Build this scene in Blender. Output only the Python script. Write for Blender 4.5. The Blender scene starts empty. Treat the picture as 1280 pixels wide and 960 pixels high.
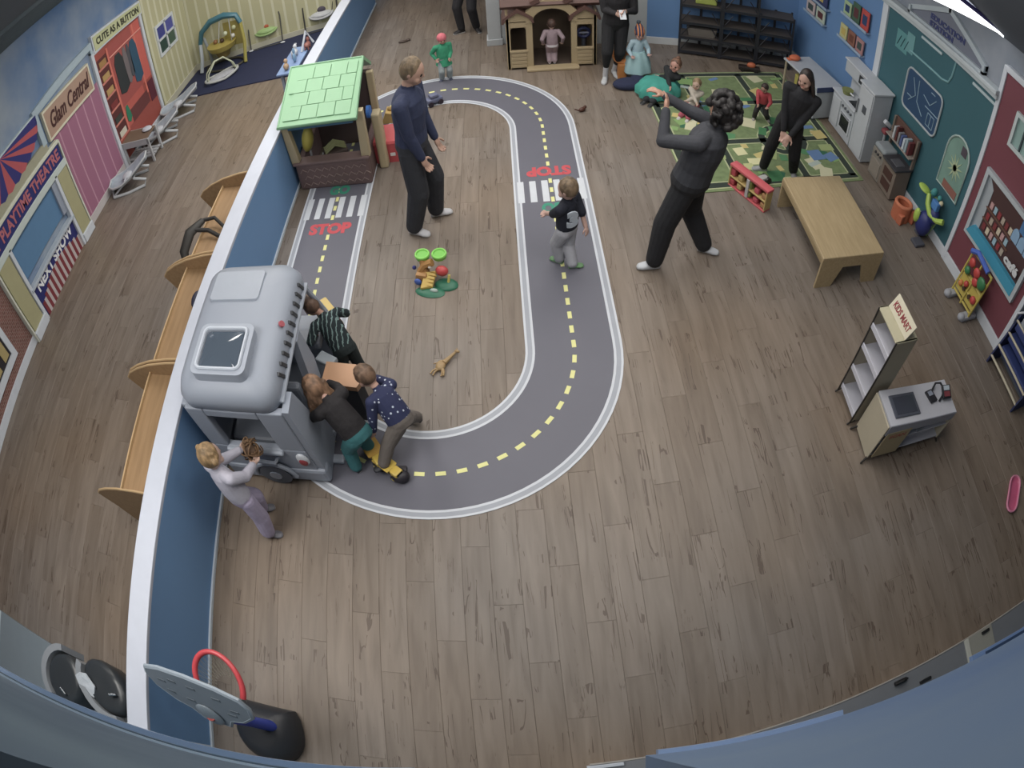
import bpy, bmesh, math, random
import numpy as np
from mathutils import Vector, Matrix, Euler, Quaternion
R = random.Random(7)
SC = bpy.context.scene
COL = SC.collection
PI = math.pi

# ---------------------------------------------------------------- camera, world, lights, exposure
cam = bpy.data.cameras.new('camera'); camo = bpy.data.objects.new('camera', cam); COL.objects.link(camo)
SC.camera = camo
cam.type = 'PANO'; cam.panorama_type = 'FISHEYE_LENS_POLYNOMIAL'; cam.sensor_width = 36; cam.fisheye_fov = 6.0
cam.fisheye_polynomial_k0 = 0; cam.fisheye_polynomial_k2 = 0; cam.fisheye_polynomial_k4 = 0
cam.fisheye_polynomial_k1 = -0.7806388 / 18; cam.fisheye_polynomial_k3 = -0.0956488 / 18 ** 3
cam.shift_x = -48.4826 / 1280; cam.shift_y = -211.63 / 960
CAMZ = 4.0
cr = (0.99595544, -0.08587304, -0.0264306); cu = (0.07481821, 0.62976977, 0.77317027); cf = (0.04974929, 0.77202063, -0.6336475)
camo.matrix_world = Matrix(((cr[0], cu[0], -cf[0], 0), (cr[1], cu[1], -cf[1], 0), (cr[2], cu[2], -cf[2], CAMZ), (0, 0, 0, 1)))
cam.clip_start = 0.01

SC.view_settings.view_transform = 'Standard'; SC.view_settings.look = 'None'
SC.view_settings.gamma = 1.0; SC.view_settings.use_curve_mapping = False
SC.view_settings.exposure = 0.0
SC.cycles.use_denoising = True
SC.cycles.max_bounces = 6; SC.cycles.diffuse_bounces = 4

world = bpy.data.worlds.new('world'); SC.world = world; world.use_nodes = True
bg = world.node_tree.nodes['Background']; bg.inputs[0].default_value = (.75, .85, 1.0, 1); bg.inputs[1].default_value = 0.5

LIGHT_SPOTS = [(-2.9, .8), (-2.9, 6.0), (-2.9, 9.0), (-.2, 1.7), (-.2, 4.6), (-.2, 7.8), (1.6, 3.0), (1.6, 6.4)]
def area(x, y, z, sx, sy, power, col=(1, .97, .93)):
    l = bpy.data.lights.new('ceiling_lamp_light', 'AREA'); l.shape = 'RECTANGLE'; l.size = sx; l.size_y = sy; l.energy = power; l.color = col
    o = bpy.data.objects.new('ceiling_lamp_light', l); COL.objects.link(o); o.location = (x, y, z); return o
def ceil_z(x): return 4.45 + (.245 * x if x < 0 else -.43 * x)
for (x, y) in LIGHT_SPOTS:
    area(x, y, ceil_z(x) - .17, 1.5, 2.4, {-2.9: 84, -.2: 40, 1.6: 52}[x])

# ---------------------------------------------------------------- materials
SAT = .84
def srgb(h):
    h = h.lstrip('#'); v = [int(h[i:i + 2], 16) / 255 for i in (0, 2, 4)]
    L = [c / 12.92 if c <= .04045 else ((c + .055) / 1.055) ** 2.4 for c in v]; g = .3 * L[0] + .55 * L[1] + .15 * L[2]
    return tuple(max(0, g + (c - g) * SAT) for c in L) + (1,)
MATS = {}
def M(hexc, rough=.6, metal=0, noise=.06, scale=9, bump=0, emit=0, alpha=1, coat=0):
    key = (hexc, rough, metal, noise, scale, bump, emit, alpha, coat)
    if key in MATS: return MATS[key]
    m = bpy.data.materials.new('m_' + hexc.lstrip('#')); m.use_nodes = True; nt = m.node_tree; N = nt.nodes; b = N['Principled BSDF']
    c = srgb(hexc); b.inputs['Roughness'].default_value = rough; b.inputs['Metallic'].default_value = metal
    b.inputs['Base Color'].default_value = c
    if noise:
        t = N.new('ShaderNodeTexNoise'); t.inputs['Scale'].default_value = scale; t.inputs['Detail'].default_value = 3
        co = N.new('ShaderNodeTexCoord'); nt.links.new(co.outputs['Object'], t.inputs['Vector'])
        mx = N.new('ShaderNodeMix'); mx.data_type = 'RGBA'
        mx.inputs[6].default_value = tuple(x * (1 - noise) for x in c[:3]) + (1,); mx.inputs[7].default_value = tuple(min(1, x * (1 + noise)) for x in c[:3]) + (1,)
        nt.links.new(t.outputs['Fac'], mx.inputs[0]); nt.links.new(mx.outputs[2], b.inputs['Base Color'])
        if bump:
            bp = N.new('ShaderNodeBump'); bp.inputs['Strength'].default_value = bump; bp.inputs['Distance'].default_value = .02
            nt.links.new(t.outputs['Fac'], bp.inputs['Height']); nt.links.new(bp.outputs[0], b.inputs['Normal'])
    if emit:
        b.inputs['Emission Color'].default_value = c; b.inputs['Emission Strength'].default_value = emit
    if alpha < 1: b.inputs['Alpha'].default_value = alpha
    if coat: b.inputs['Coat Weight'].default_value = coat
    MATS[key] = m; return m
def nodemat(name, rough=.6):
    m = bpy.data.materials.new(name); m.use_nodes = True; nt = m.node_tree; b = nt.nodes['Principled BSDF']; b.inputs['Roughness'].default_value = rough
    return m, nt, b
def ramp(nt, stops):
    r = nt.nodes.new('ShaderNodeValToRGB'); e = r.color_ramp.elements
    while len(e) < len(stops): e.new(.5)
    for i, (p, c) in enumerate(stops): e[i].position = p; e[i].color = srgb(c)
    return r
def mathn(nt, op, a, b=None, **k):
    n = nt.nodes.new('ShaderNodeMath'); n.operation = op
    for i, v in enumerate((a, b)):
        if v is None: continue
        if isinstance(v, (int, float)): n.inputs[i].default_value = v
        else: nt.links.new(v, n.inputs[i])
    return n.outputs[0]
def mixc(nt, fac, a, b, mode='MIX'):
    n = nt.nodes.new('ShaderNodeMix'); n.data_type = 'RGBA'; n.blend_type = mode
    for i, v in ((0, fac), (6, a), (7, b)):
        if isinstance(v, (int, float)): n.inputs[i].default_value = v
        elif isinstance(v, tuple): n.inputs[i].default_value = v
        else: nt.links.new(v, n.inputs[i])
    return n.outputs[2]

def floor_material():
    m, nt, b = nodemat('wood_plank', .5)
    g = nt.nodes.new('ShaderNodeNewGeometry'); sp = nt.nodes.new('ShaderNodeSeparateXYZ'); nt.links.new(g.outputs['Position'], sp.inputs[0])
    ix = mathn(nt, 'FLOOR', mathn(nt, 'DIVIDE', sp.outputs[0], PW))
    wn0 = nt.nodes.new('ShaderNodeTexWhiteNoise'); wn0.noise_dimensions = '1D'; nt.links.new(ix, wn0.inputs['W'])
    iy = mathn(nt, 'FLOOR', mathn(nt, 'DIVIDE', mathn(nt, 'ADD', sp.outputs[1], mathn(nt, 'MULTIPLY', mathn(nt, 'MODULO', mathn(nt, 'ADD', mathn(nt, 'MULTIPLY', ix, 5), 1000), 13), PL / 13)), PL))
    cb = nt.nodes.new('ShaderNodeCombineXYZ'); nt.links.new(ix, cb.inputs[0]); nt.links.new(iy, cb.inputs[1])
    wn = nt.nodes.new('ShaderNodeTexWhiteNoise'); wn.noise_dimensions = '3D'; nt.links.new(cb.outputs[0], wn.inputs['Vector'])
    mp = nt.nodes.new('ShaderNodeMapping'); nt.links.new(g.outputs['Position'], mp.inputs['Vector']); mp.inputs['Scale'].default_value = (9, .9, 1)
    off = nt.nodes.new('ShaderNodeVectorMath'); off.operation = 'SCALE'; nt.links.new(cb.outputs[0], off.inputs[0]); off.inputs[3].default_value = 7.3
    ad = nt.nodes.new('ShaderNodeVectorMath'); ad.operation = 'ADD'; nt.links.new(mp.outputs[0], ad.inputs[0]); nt.links.new(off.outputs[0], ad.inputs[1])
    n1 = nt.nodes.new('ShaderNodeTexNoise'); nt.links.new(ad.outputs[0], n1.inputs['Vector']); n1.inputs['Scale'].default_value = 1.6; n1.inputs['Detail'].default_value = 5; n1.inputs['Distortion'].default_value = .5
    r1 = ramp(nt, [(.22, '#72685e'), (.5, '#83796f'), (.78, '#8f867c')]); nt.links.new(n1.outputs['Fac'], r1.inputs[0])
    # hairline cracks that follow the grain, broken into short runs
    mpc = nt.nodes.new('ShaderNodeMapping'); nt.links.new(ad.outputs[0], mpc.inputs['Vector']); mpc.inputs['Scale'].default_value = (.8, .55, 1)
    nc = nt.nodes.new('ShaderNodeTexNoise'); nt.links.new(mpc.outputs[0], nc.inputs['Vector']); nc.inputs['Scale'].default_value = 1.3; nc.inputs['Detail'].default_value = 3; nc.inputs['Distortion'].default_value = .9
    band = mathn(nt, 'LESS_THAN', mathn(nt, 'ABSOLUTE', mathn(nt, 'SUBTRACT', nc.outputs['Fac'], .5)), .010)
    nk = nt.nodes.new('ShaderNodeTexNoise'); nt.links.new(g.outputs['Position'], nk.inputs['Vector']); nk.inputs['Scale'].default_value = 3.4; nk.inputs['Detail'].default_value = 2
    crack = mathn(nt, 'MULTIPLY', band, mathn(nt, 'MULTIPLY', mathn(nt, 'GREATER_THAN', nk.outputs['Fac'], .53), .8))
    # dark splits and knots running along the boards
    mp2 = nt.nodes.new('ShaderNodeMapping'); nt.links.new(ad.outputs[0], mp2.inputs['Vector']); mp2.inputs['Scale'].default_value = (1.5, 1.6, 1)
    n2 = nt.nodes.new('ShaderNodeTexNoise'); nt.links.new(mp2.outputs[0], n2.inputs['Vector']); n2.inputs['Scale'].default_value = 1.25; n2.inputs['Detail'].default_value = 6; n2.inputs['Roughness'].default_value = .72; n2.inputs['Distortion'].default_value = 1.2
    r2 = ramp(nt, [(.335, '#ffffff'), (.385, '#000000')]); nt.links.new(n2.outputs['Fac'], r2.inputs[0])
    k = mathn(nt, 'MAXIMUM', mathn(nt, 'MULTIPLY', r2.outputs[0], .65), crack)
    c = mixc(nt, k, r1.outputs[0], srgb('#5b4d42'))
    n3 = nt.nodes.new('ShaderNodeTexNoise'); nt.links.new(g.outputs['Position'], n3.inputs['Vector']); n3.inputs['Scale'].default_value = .35
    tint = ramp(nt, [(0, '#e2ddd8'), (.5, '#eeecea'), (1, '#f8f6f5')]); nt.links.new(wn.outputs['Value'], tint.inputs[0])
    c = mixc(nt, .9, c, tint.outputs[0], 'MULTIPLY')
    warm = ramp(nt, [(.35, '#f4f6fa'), (.65, '#fff0de')]); nt.links.new(n3.outputs['Fac'], warm.inputs[0])
    c = mixc(nt, 1.0, c, warm.outputs[0], 'MULTIPLY')
    br = nt.nodes.new('ShaderNodeBrightContrast'); nt.links.new(c, br.inputs[0]); br.inputs[1].default_value = .0
    nt.links.new(br.outputs[0], b.inputs['Base Color'])
    bp = nt.nodes.new('ShaderNodeBump'); bp.inputs['Strength'].default_value = .15; bp.inputs['Distance'].default_value = .01; nt.links.new(n1.outputs['Fac'], bp.inputs['Height']); nt.links.new(bp.outputs[0], b.inputs['Normal'])
    return m
PW, PL = .19, 1.22

def cloud_material(name, a, bcol, scale=.7):
    m, nt, b = nodemat(name, .8); co = nt.nodes.new('ShaderNodeNewGeometry')
    n = nt.nodes.new('ShaderNodeTexNoise'); nt.links.new(co.outputs['Position'], n.inputs['Vector']); n.inputs['Scale'].default_value = scale; n.inputs['Detail'].default_value = 4; n.inputs['Roughness'].default_value = .55
    r = ramp(nt, [(.35, a), (.68, bcol)]); nt.links.new(n.outputs['Fac'], r.inputs[0]); nt.links.new(r.outputs[0], b.inputs['Base Color']); return m
def stripe_material(name, base, line, period, axis, width=.12):
    m, nt, b = nodemat(name, .7); co = nt.nodes.new('ShaderNodeNewGeometry'); sp = nt.nodes.new('ShaderNodeSeparateXYZ'); nt.links.new(co.outputs['Position'], sp.inputs[0])
    f = mathn(nt, 'FRACT', mathn(nt, 'DIVIDE', mathn(nt, 'ADD', sp.outputs[axis], 50), period)); g = mathn(nt, 'LESS_THAN', f, width)
    c = mixc(nt, g, srgb(base), srgb(line)); nt.links.new(c, b.inputs['Base Color']); return m
def brick_material():
    m, nt, b = nodemat('printed_brick', .8); co = nt.nodes.new('ShaderNodeNewGeometry'); sp = nt.nodes.new('ShaderNodeSeparateXYZ'); nt.links.new(co.outputs['Position'], sp.inputs[0])
    cb = nt.nodes.new('ShaderNodeCombineXYZ'); nt.links.new(sp.outputs[1], cb.inputs[0]); nt.links.new(sp.outputs[2], cb.inputs[1])
    t = nt.nodes.new('ShaderNodeTexBrick'); nt.links.new(cb.outputs[0], t.inputs['Vector']); t.inputs['Scale'].default_value = 9
    t.inputs['Color1'].default_value = srgb('#7d4e45'); t.inputs['Color2'].default_value = srgb('#6a4037'); t.inputs['Mortar'].default_value = srgb('#94857e'); t.inputs['Mortar Size'].default_value = .02
    nt.links.new(t.outputs['Color'], b.inputs['Base Color']); return m
def wood_material(name, a, c, axis=1, scale=8):
    m, nt, b = nodemat(name, .45); co = nt.nodes.new('ShaderNodeTexCoord'); mp = nt.nodes.new('ShaderNodeMapping'); nt.links.new(co.outputs['Object'], mp.inputs[0])
    s = [scale] * 3; s[axis] = scale * .08; mp.inputs['Scale'].default_value = s
    n = nt.nodes.new('ShaderNodeTexNoise'); nt.links.new(mp.outputs[0], n.inputs['Vector']); n.inputs['Detail'].default_value = 4
    r = ramp(nt, [(.3, a), (.7, c)]); nt.links.new(n.outputs['Fac'], r.inputs[0]); nt.links.new(r.outputs[0], b.inputs['Base Color']); return m

# ---------------------------------------------------------------- mesh helpers
class B:
    def __init__(s): s.bm = bmesh.new()
    def box(s, a, b, bev=0, mat=0, rot=None, seg=2):
        a = Vector(a); b = Vector(b); c = (a + b) / 2; d = b - a
        r = bmesh.ops.create_cube(s.bm, size=1, matrix=Matrix.Diagonal((abs(d.x), abs(d.y), abs(d.z), 1)))
        vs = r['verts']; es = list({e for v in vs for e in v.link_edges})
        if bev:
            rr = bmesh.ops.bevel(s.bm, geom=vs + es, offset=min(bev, .49 * min(abs(d.x), abs(d.y), abs(d.z))), segments=seg, affect='EDGES', profile=.5)
            vs = list({v for f in rr['faces'] for v in f.verts} | {v for v in vs if v.is_valid})
        T = Matrix.Translation(c) @ (rot.to_matrix().to_4x4() if rot else Matrix())
        bmesh.ops.transform(s.bm, matrix=T, verts=vs)
        for f in {f for v in vs for f in v.link_faces}: f.material_index = mat
        return s
    def cone(s, p0, p1, r0, r1=None, n=12, mat=0, cap=True):
        r1 = r0 if r1 is None else r1; p0 = Vector(p0); p1 = Vector(p1); d = p1 - p0; L = d.length
        if L < 1e-6: return s
        q = d.to_track_quat('Z', 'Y').to_matrix().to_4x4()
        r = bmesh.ops.create_cone(s.bm, cap_ends=cap, segments=n, radius1=max(r0, 1e-4), radius2=max(r1, 1e-4), depth=L, matrix=Matrix.Translation((p0 + p1) / 2) @ q)
        for f in {f for v in r['verts'] for f in v.link_faces}: f.material_index = mat
        return s
    def sph(s, c, r, n=12, mat=0, rot=None):
        if isinstance(r, (int, float)): r = (r, r, r)
        T = Matrix.Translation(c) @ (rot.to_matrix().to_4x4() if rot else Matrix()) @ Matrix.Diagonal((r[0], r[1], r[2], 1))
        q = bmesh.ops.create_uvsphere(s.bm, u_segments=n, v_segments=max(6, n // 2 + 2), radius=1, matrix=T)
        for f in {f for v in q['verts'] for f in v.link_faces}: f.material_index = mat
        return s
    def tube(s, pts, r, n=8, closed=False, mat=0, flat=None):
        pts = [Vector(p) for p in pts]; rs = r if isinstance(r, (list, tuple)) else [r] * len(pts); rings = []; N = len(pts); up = None
        for i, p in enumerate(pts):
            t = (pts[(i + 1) % N] - pts[i - 1]) if closed else (pts[min(i + 1, N - 1)] - pts[max(i - 1, 0)])
            t.normalize()
            if up is None: up = Vector((0, 0, 1)) if abs(t.z) < .9 else Vector((1, 0, 0))
            a = t.cross(up)
            if a.length < 1e-4: a = t.cross(Vector((0, 1, .3)))
            a.normalize(); b2 = a.cross(t).normalized(); up = b2
            f2 = flat if flat else 1
            rings.append([s.bm.verts.new(p + a * math.cos(k * 2 * PI / n) * rs[i] + b2 * math.sin(k * 2 * PI / n) * rs[i] * f2) for k in range(n)])
        for i in range(N if closed else N - 1):
            A = rings[i]; Bq = rings[(i + 1) % N]
            for k in range(n):
                f = s.bm.faces.new((A[k], A[(k + 1) % n], Bq[(k + 1) % n], Bq[k])); f.material_index = mat
        if not closed:
            s.bm.faces.new(rings[0][::-1]).material_index = mat; s.bm.faces.new(rings[-1]).material_index = mat
        return s
    def prism(s, poly, origin, u, v, n, depth, mat=0):
        """closed 2-D outline in the plane origin + a*u + b*v, pushed out by depth along n"""
        o = Vector(origin); u = Vector(u); v = Vector(v); n = Vector(n)
        A = [s.bm.verts.new(o + u * a + v * b) for a, b in poly]; Bq = [s.bm.verts.new(o + u * a + v * b + n * depth) for a, b in poly]
        fs = [s.bm.faces.new(A[::-1]), s.bm.faces.new(Bq)]
        for i in range(len(A)):
            j = (i + 1) % len(A); fs.append(s.bm.faces.new((A[i], A[j], Bq[j], Bq[i])))
        for f in fs: f.material_index = mat
        return s
    def loft(s, rings, mat=0, cap=True):
        rr = [[s.bm.verts.new(p) for p in ring] for ring in rings]; n = len(rr[0])
        for A, Bq in zip(rr, rr[1:]):
            for k in range(n): s.bm.faces.new((A[k], A[(k + 1) % n], Bq[(k + 1) % n], Bq[k])).material_index = mat
        if cap: s.bm.faces.new(rr[0][::-1]).material_index = mat; s.bm.faces.new(rr[-1]).material_index = mat
        return s
    def strip(s, inner, outer, z0, z1, closed=False):
        """flat ribbon with thickness between two xy lines"""
        n = len(inner); V = [[s.bm.verts.new((p[0], p[1], z)) for p in L] for L in (inner, outer) for z in (z0, z1)]
        ib, it, ob, ot = V
        for i in range(n if closed else n - 1):
            j = (i + 1) % n
            for q in ((it[i], it[j], ot[j], ot[i]), (ot[i], ot[j], ob[j], ob[i]), (ib[i], ib[j], it[j], it[i]), (ob[i], ob[j], ib[j], ib[i])): s.bm.faces.new(q)
        if not closed:
            for i in (0, n - 1): s.bm.faces.new((ib[i], it[i], ot[i], ob[i]))
        return s
    def xf(s, m): bmesh.ops.transform(s.bm, matrix=m, verts=s.bm.verts); return s
def obj(name, b, mats, parent=None, smooth=False, label=None, loc=None, rot=None, ang=40):
    bm = b.bm if isinstance(b, B) else b
    bmesh.ops.recalc_face_normals(bm, faces=bm.faces)
    me = bpy.data.meshes.new(name); bm.to_mesh(me); bm.free()
    for m in (mats if isinstance(mats, (list, tuple)) else [mats]): me.materials.append(m)
    if smooth:
        for p in me.polygons: p.use_smooth = True
        try: me.set_sharp_from_angle(angle=math.radians(ang))
        except Exception: pass
    o = bpy.data.objects.new(name, me); COL.objects.link(o)
    if parent is not None: o.parent = parent
    if loc: o.location = loc
    if rot: o.rotation_euler = rot
    if label: o['label'] = label
    return o
def tag(o, label, cat, group=None, kind=None):
    o['label'] = label; o['category'] = cat
    if group: o['group'] = group
    if kind: o['kind'] = kind
    return o
def thing(name, label, cat, loc=(0, 0, 0), rz=0, group=None):
    o = bpy.data.objects.new(name, None); COL.objects.link(o); o.location = loc; o.rotation_euler = (0, 0, rz); o.empty_display_size = .1
    return tag(o, label, cat, group)
def struct(name, b, m, parent=None, **k):
    o = obj(name, b, m, parent, **k)
    if parent is None: o['kind'] = 'structure'
    return o
def dup(root, loc=None, rz=None, label=None):
    r = root.copy(); COL.objects.link(r)
    if loc is not None: r.location = loc
    if rz is not None: r.rotation_euler = (0, 0, rz)
    if label: r['label'] = label
    for ch in list(root.children):
        c = ch.copy(); COL.objects.link(c); c.parent = r
        for g in list(ch.children):
            d = g.copy(); COL.objects.link(d); d.parent = c
    return r
def text_mesh(s, size, depth=.002, bold=0.0, shear=0, align='CENTER'):
    c = bpy.data.curves.new('t', 'FONT'); c.body = s; c.size = size; c.extrude = depth; c.offset = bold; c.shear = shear; c.align_x = align; c.align_y = 'CENTER'; c.resolution_u = 3
    o = bpy.data.objects.new('t', c); COL.objects.link(o); dg = bpy.context.evaluated_depsgraph_get(); dg.update()
    me = bpy.data.meshes.new_from_object(o.evaluated_get(dg)); bpy.data.objects.remove(o); return me
def text(name, s, size, mat, parent, origin, u, v, depth=.002, bold=0, fit=None, shear=0):
    me = text_mesh(s, size, depth, bold, shear); me.name = name; me.materials.clear(); me.materials.append(mat)
    u = Vector(u).normalized(); v = Vector(v).normalized(); n = u.cross(v)
    sx = 1
    if fit:
        xs = [q.co.x for q in me.vertices]; sx = fit / max(1e-6, max(xs) - min(xs))
    T = Matrix(((u.x * sx, v.x, n.x, origin[0]), (u.y * sx, v.y, n.y, origin[1]), (u.z * sx, v.z, n.z, origin[2]), (0, 0, 0, 1)))
    me.transform(T); o = bpy.data.objects.new(name, me); COL.objects.link(o); o.parent = parent; return o
# ================================================================ SETTING
XL, XR = -5.84, 4.44
WHITE = M('#c3c8cc', .5); TRIM = M('#c2c9d2', .45)
# ---- floor: planks laid lengthwise along the room
fl = B().box((-6.2, -1.6, -.12), (5.2, 14, -.02)); floor = struct('floor', fl, M('#3c332c'))
WOOD = floor_material()
pieces = []
for ix in range(math.floor(-5.9 / PW), math.ceil(4.5 / PW)):
    off = ((ix * 5 + 1000) % 13) * PL / 13
    for iy in range(math.floor((-1.4 + off) / PL), math.ceil((13.6 + off) / PL)):
        x0 = ix * PW; y0 = iy * PL - off; pieces.append((x0, y0))
def plank_key(p):
    x, y = p[0] + PW / 2, p[1] + PL / 2
    vis = -.5 < y and -5.6 < x < 4.4
    return (0 if vis else 1, x * x * .8 + (y - 1.5) ** 2 + 8)
pieces.sort(key=plank_key)
def plank_verts(bm, w, l, ox=0, oy=0):
    g = .0004; e = .0013; lo = [(g, g), (w - g, g), (w - g, l - g), (g, l - g)]; hi = [(g + e, g + e), (w - g - e, g + e), (w - g - e, l - g - e), (g + e, l - g - e)]
    V = [bm.verts.new((ox + a, oy + b_, -.02)) for a, b_ in lo] + [bm.verts.new((ox + a, oy + b_, -.0012)) for a, b_ in lo] + [bm.verts.new((ox + a, oy + b_, 0)) for a, b_ in hi]
    for k in range(4):
        j = (k + 1) % 4; bm.faces.new((V[k], V[j], V[4 + j], V[4 + k])); bm.faces.new((V[4 + k], V[4 + j], V[8 + j], V[8 + k]))
    bm.faces.new(V[8:12])
bm = bmesh.new(); plank_verts(bm, PW, PL); pm = bpy.data.meshes.new('plank'); bm.to_mesh(pm); bm.free(); pm.materials.append(WOOD)
for (x, y) in pieces[:300]:
    o = bpy.data.objects.new('plank', pm); COL.objects.link(o); o.location = (x, y, 0); o.parent = floor
bm = bmesh.new()
for (x, y) in pieces[300:]: plank_verts(bm, PW, PL, x, y)
o = obj('planks', bm, WOOD, floor); o['kind'] = 'stuff'

# ---- walls
SKYB = cloud_material('sky_mural_paint', '#4a6e9c', '#8d9aa8', .8)
BLUE = M('#6491c0', .6, noise=.04, scale=2); BLUE2 = M('#5a84b6', .6, noise=.04, scale=2)
struct('wall_left', B().box((XL - .15, -1.6, 0), (XL - .004, 10.0, 3.09)), SKYB)
struct('wall_right', B().box((XR + .004, -1.6, 0), (XR + .15, 8.45, 2.62)), cloud_material('overcast_mural_paint', '#6f7a88', '#949aa4', .9))
def wall_strip(name, p, q, z0, z1, t, m, kind=True):
    p = Vector((*p, 0)); q = Vector((*q, 0)); d = (q - p).normalized(); n = Vector((-d.y, d.x, 0))
    b = B().prism([(0, z0), ((q - p).length, z0), ((q - p).length, z1), (0, z1)], p, d, (0, 0, 1), n, t, 0)
    return struct(name, b, m) if kind else b
YW = stripe_material('cream_striped_paper', '#b3af86', '#c6c4a4', .21, 1, .3)
YW2 = stripe_material('cream_striped_paper_back', '#b3af86', '#c6c4a4', .2, 0, .22)
struct('wall_left_nursery', B().box((XL - .03, 8.36, 0), (XL + .03, 9.86, 3.0)), YW)
wall_strip('wall_back_nursery', (XL, 9.86), (-2.62, 10.95), 0, 4.3, .12, YW2)
wall_strip('baseboard_nursery', (XL + .03, 9.84), (-2.62, 10.92), 0, .12, -.02, M('#b9b6a0'))
struct('baseboard_left_nursery', B().box((XL + .03, 8.4, 0), (XL + .05, 9.85, .12), .004), M('#b9b6a0'))
wall_strip('wall_back', (-.1, 9.0), (2.1, 8.80), 0, 4.3, .12, M('#a8adb0'))
wall_strip('wall_back_reading', (2.1, 8.80), (XR + .05, 8.30), 0, 4.3, .12, BLUE2)
wall_strip('baseboard_back', (2.1, 8.79), (XR, 8.29), 0, .11, -.02, WHITE)
struct('wall_right_reading', B().box((XR - .03, 5.97, 0), (XR + .01, 8.4, 2.5)), BLUE2)
struct('baseboard_right_reading', B().box((XR - .05, 5.97, 0), (XR - .03, 8.35, .11), .004), WHITE)
# door frame post beside the beige playhouse
t = B(); t.box((-.27, 8.97, 0), (-.07, 9.17, 2.6), .006); t.box((-.29, 8.95, 0), (-.05, 9.19, .1), .004); struct('trim_1', t, M('#a9aeb2'))
struct('wall_hall', B().box((-2.7, 13.4, 0), (3.2, 13.55, 4.4)), M('#8d9093'))
# white door standing beyond the phone-holding visitor
d = struct('door_1', B().box((1.0, 8.80, 0), (1.75, 8.87, 2.05), .004, rot=Euler((0, 0, -.09))), M('#b6babc'))
obj('door_handle', B().cone((1.12, 8.82, 1.0), (1.12, 8.74, 1.0), .012).cone((1.12, 8.74, 1.0), (1.24, 8.72, 1.0), .01), M('#77797c', .3, 1), d, True)

# ---- low dividing wall with a white cap
DX0, DX1, DH = -2.64, -2.47, .83
dv = struct('wall_middle', B().box((DX0 + .012, -.62, 0), (DX1 - .0, 11.6, DH - .03)), BLUE)
obj('cap', B().box((DX0, -.62, DH - .035), (DX1 + .008, 11.6, DH), .006), M('#b7bdcb', .45), dv)
obj('baseboard', B().box((DX1, -.62, 0), (DX1 + .018, 11.6, .035), .004), M('#c0ccd6', .5), dv)
obj('end_post', B().box((DX0 - .005, -.66, 0), (DX1 + .01, -.55, DH + .004), .006), M('#b9c4cc', .5), dv)

# ---- ceiling slopes down to both side walls
def slope(x0, x1, z0, z1, name, m):
    b = B().prism([(x0, z0), (x1, z1), (x1, z1 + .1), (x0, z0 + .1)], (0, -1.6, 0), (1, 0, 0), (0, 0, 1), (0, 1, 0), 15.3)
    return struct(name, b, m)
cl = slope(XL - .2, 0, ceil_z(XL - .2), ceil_z(0), 'ceiling', M('#586874', .7))
slope(0, XR + .2, ceil_z(0), ceil_z(XR + .2), 'ceiling_right', M('#59616f', .7))
for k in range(16):
    x = XL + .03 + k * .12
    obj('rib', B().box((x, -1.5, ceil_z(x) - .03), (x + .05, 13.4, ceil_z(x) + .02), .006), M('#50606a', .6), cl)
struct('trim_ceiling_left', B().box((XL, -1.5, 3.0), (XL + .05, 7.4, 3.09), .01), M('#5f717c'))

# ---- near wall: slanted fascias close under the camera, plinth and counter on the floor
struct('wall_near', B().box((XL, -1.5, 0), (XR, -1.35, 4.6)), M('#7d95a8'))
def fascia(name, p, q, z0, z1, t, m, parent=None):
    p = Vector((*p, 0)); q = Vector((*q, 0)); d = (q - p).normalized(); n = Vector((d.y, -d.x, 0)) if q.x > p.x else Vector((-d.y, d.x, 0))
    b = B().prism([(0, z0), ((q - p).length, z0), ((q - p).length, z1), (0, z1)], p, d, (0, 0, 1), n, t, 0)
    return struct(name, b, m, parent)
CLN = cloud_material('sky_mural_near', '#43566a', '#5c6f7d', 1.6)
fl_ = fascia('wall_near_left', (-.25, -.105), (-3.4, -.60), 3.0, 4.35, .1, CLN)
fascia('trim_rail_a', (-.25, -.085), (-3.4, -.58), 2.965, 3.0, .05, M('#6d88ab', .3), fl_)
fascia('trim_rail_b', (-.25, -.098), (-3.4, -.593), 3.035, 3.05, .05, M('#4c6071', .3), fl_)
fascia('trim_rail_c', (-.25, -.100), (-3.4, -.595), 3.085, 3.095, .05, M('#8da3b8', .3), fl_)
CRN = cloud_material('sky_mural_near_right', '#56729a', '#6b8199', 1.3)
fr_ = fascia('wall_near_right', (.11, -.073), (2.6, -.335), 3.0, 4.35, .1, CRN)
fascia('trim_rail_d', (.13, -.066), (.44, -.096), 2.975, 3.0, .05, M('#7f9ac2', .4), fr_)
fascia('trim_rail_e', (.74, -.128), (2.6, -.322), 2.972, 2.985, .04, M('#6f8fc0', .4), fr_)
fascia('trim_rail_f', (.74, -.132), (2.6, -.326), 3.03, 3.036, .05, M('#2c4260', .4), fr_)
# grey plinth under the fountains, edge strip
pl = struct('trim_plinth', B().box((XL + .02, -1.3, 0), (DX0 + .01, -.28, .12), .01), M('#77838b', .5))
obj('joint_strip', B().box((-5.12, -1.3, .12), (-5.08, -.28, .126), .002), M('#b6c2ca'), pl)
pr = struct('trim_counter', B().box((.1, -.62, 0), (XR - .02, -.31, .05), .008), M('#6f7379', .5))
obj('front_strip', B().box((.1, -.31, 0), (XR - .02, -.30, .056), .002), M('#a19d97'), pr)
obj('white_bracket', B().box((2.82, -.60, .05), (2.86, -.31, .07), .003), M('#b5b7ae'), pr); obj('cream_panel', B().box((2.86, -.60, .05), (3.12, -.31, .062), .003), M('#8f8f86'), pr)
obj('black_corner', B().box((3.0, -.36, .062), (3.08, -.33, .08), .004), M('#17181b'), pr); obj('black_corner', B().box((2.36, -.48, .05), (2.46, -.45, .07), .004), M('#17181b'), pr)
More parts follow.
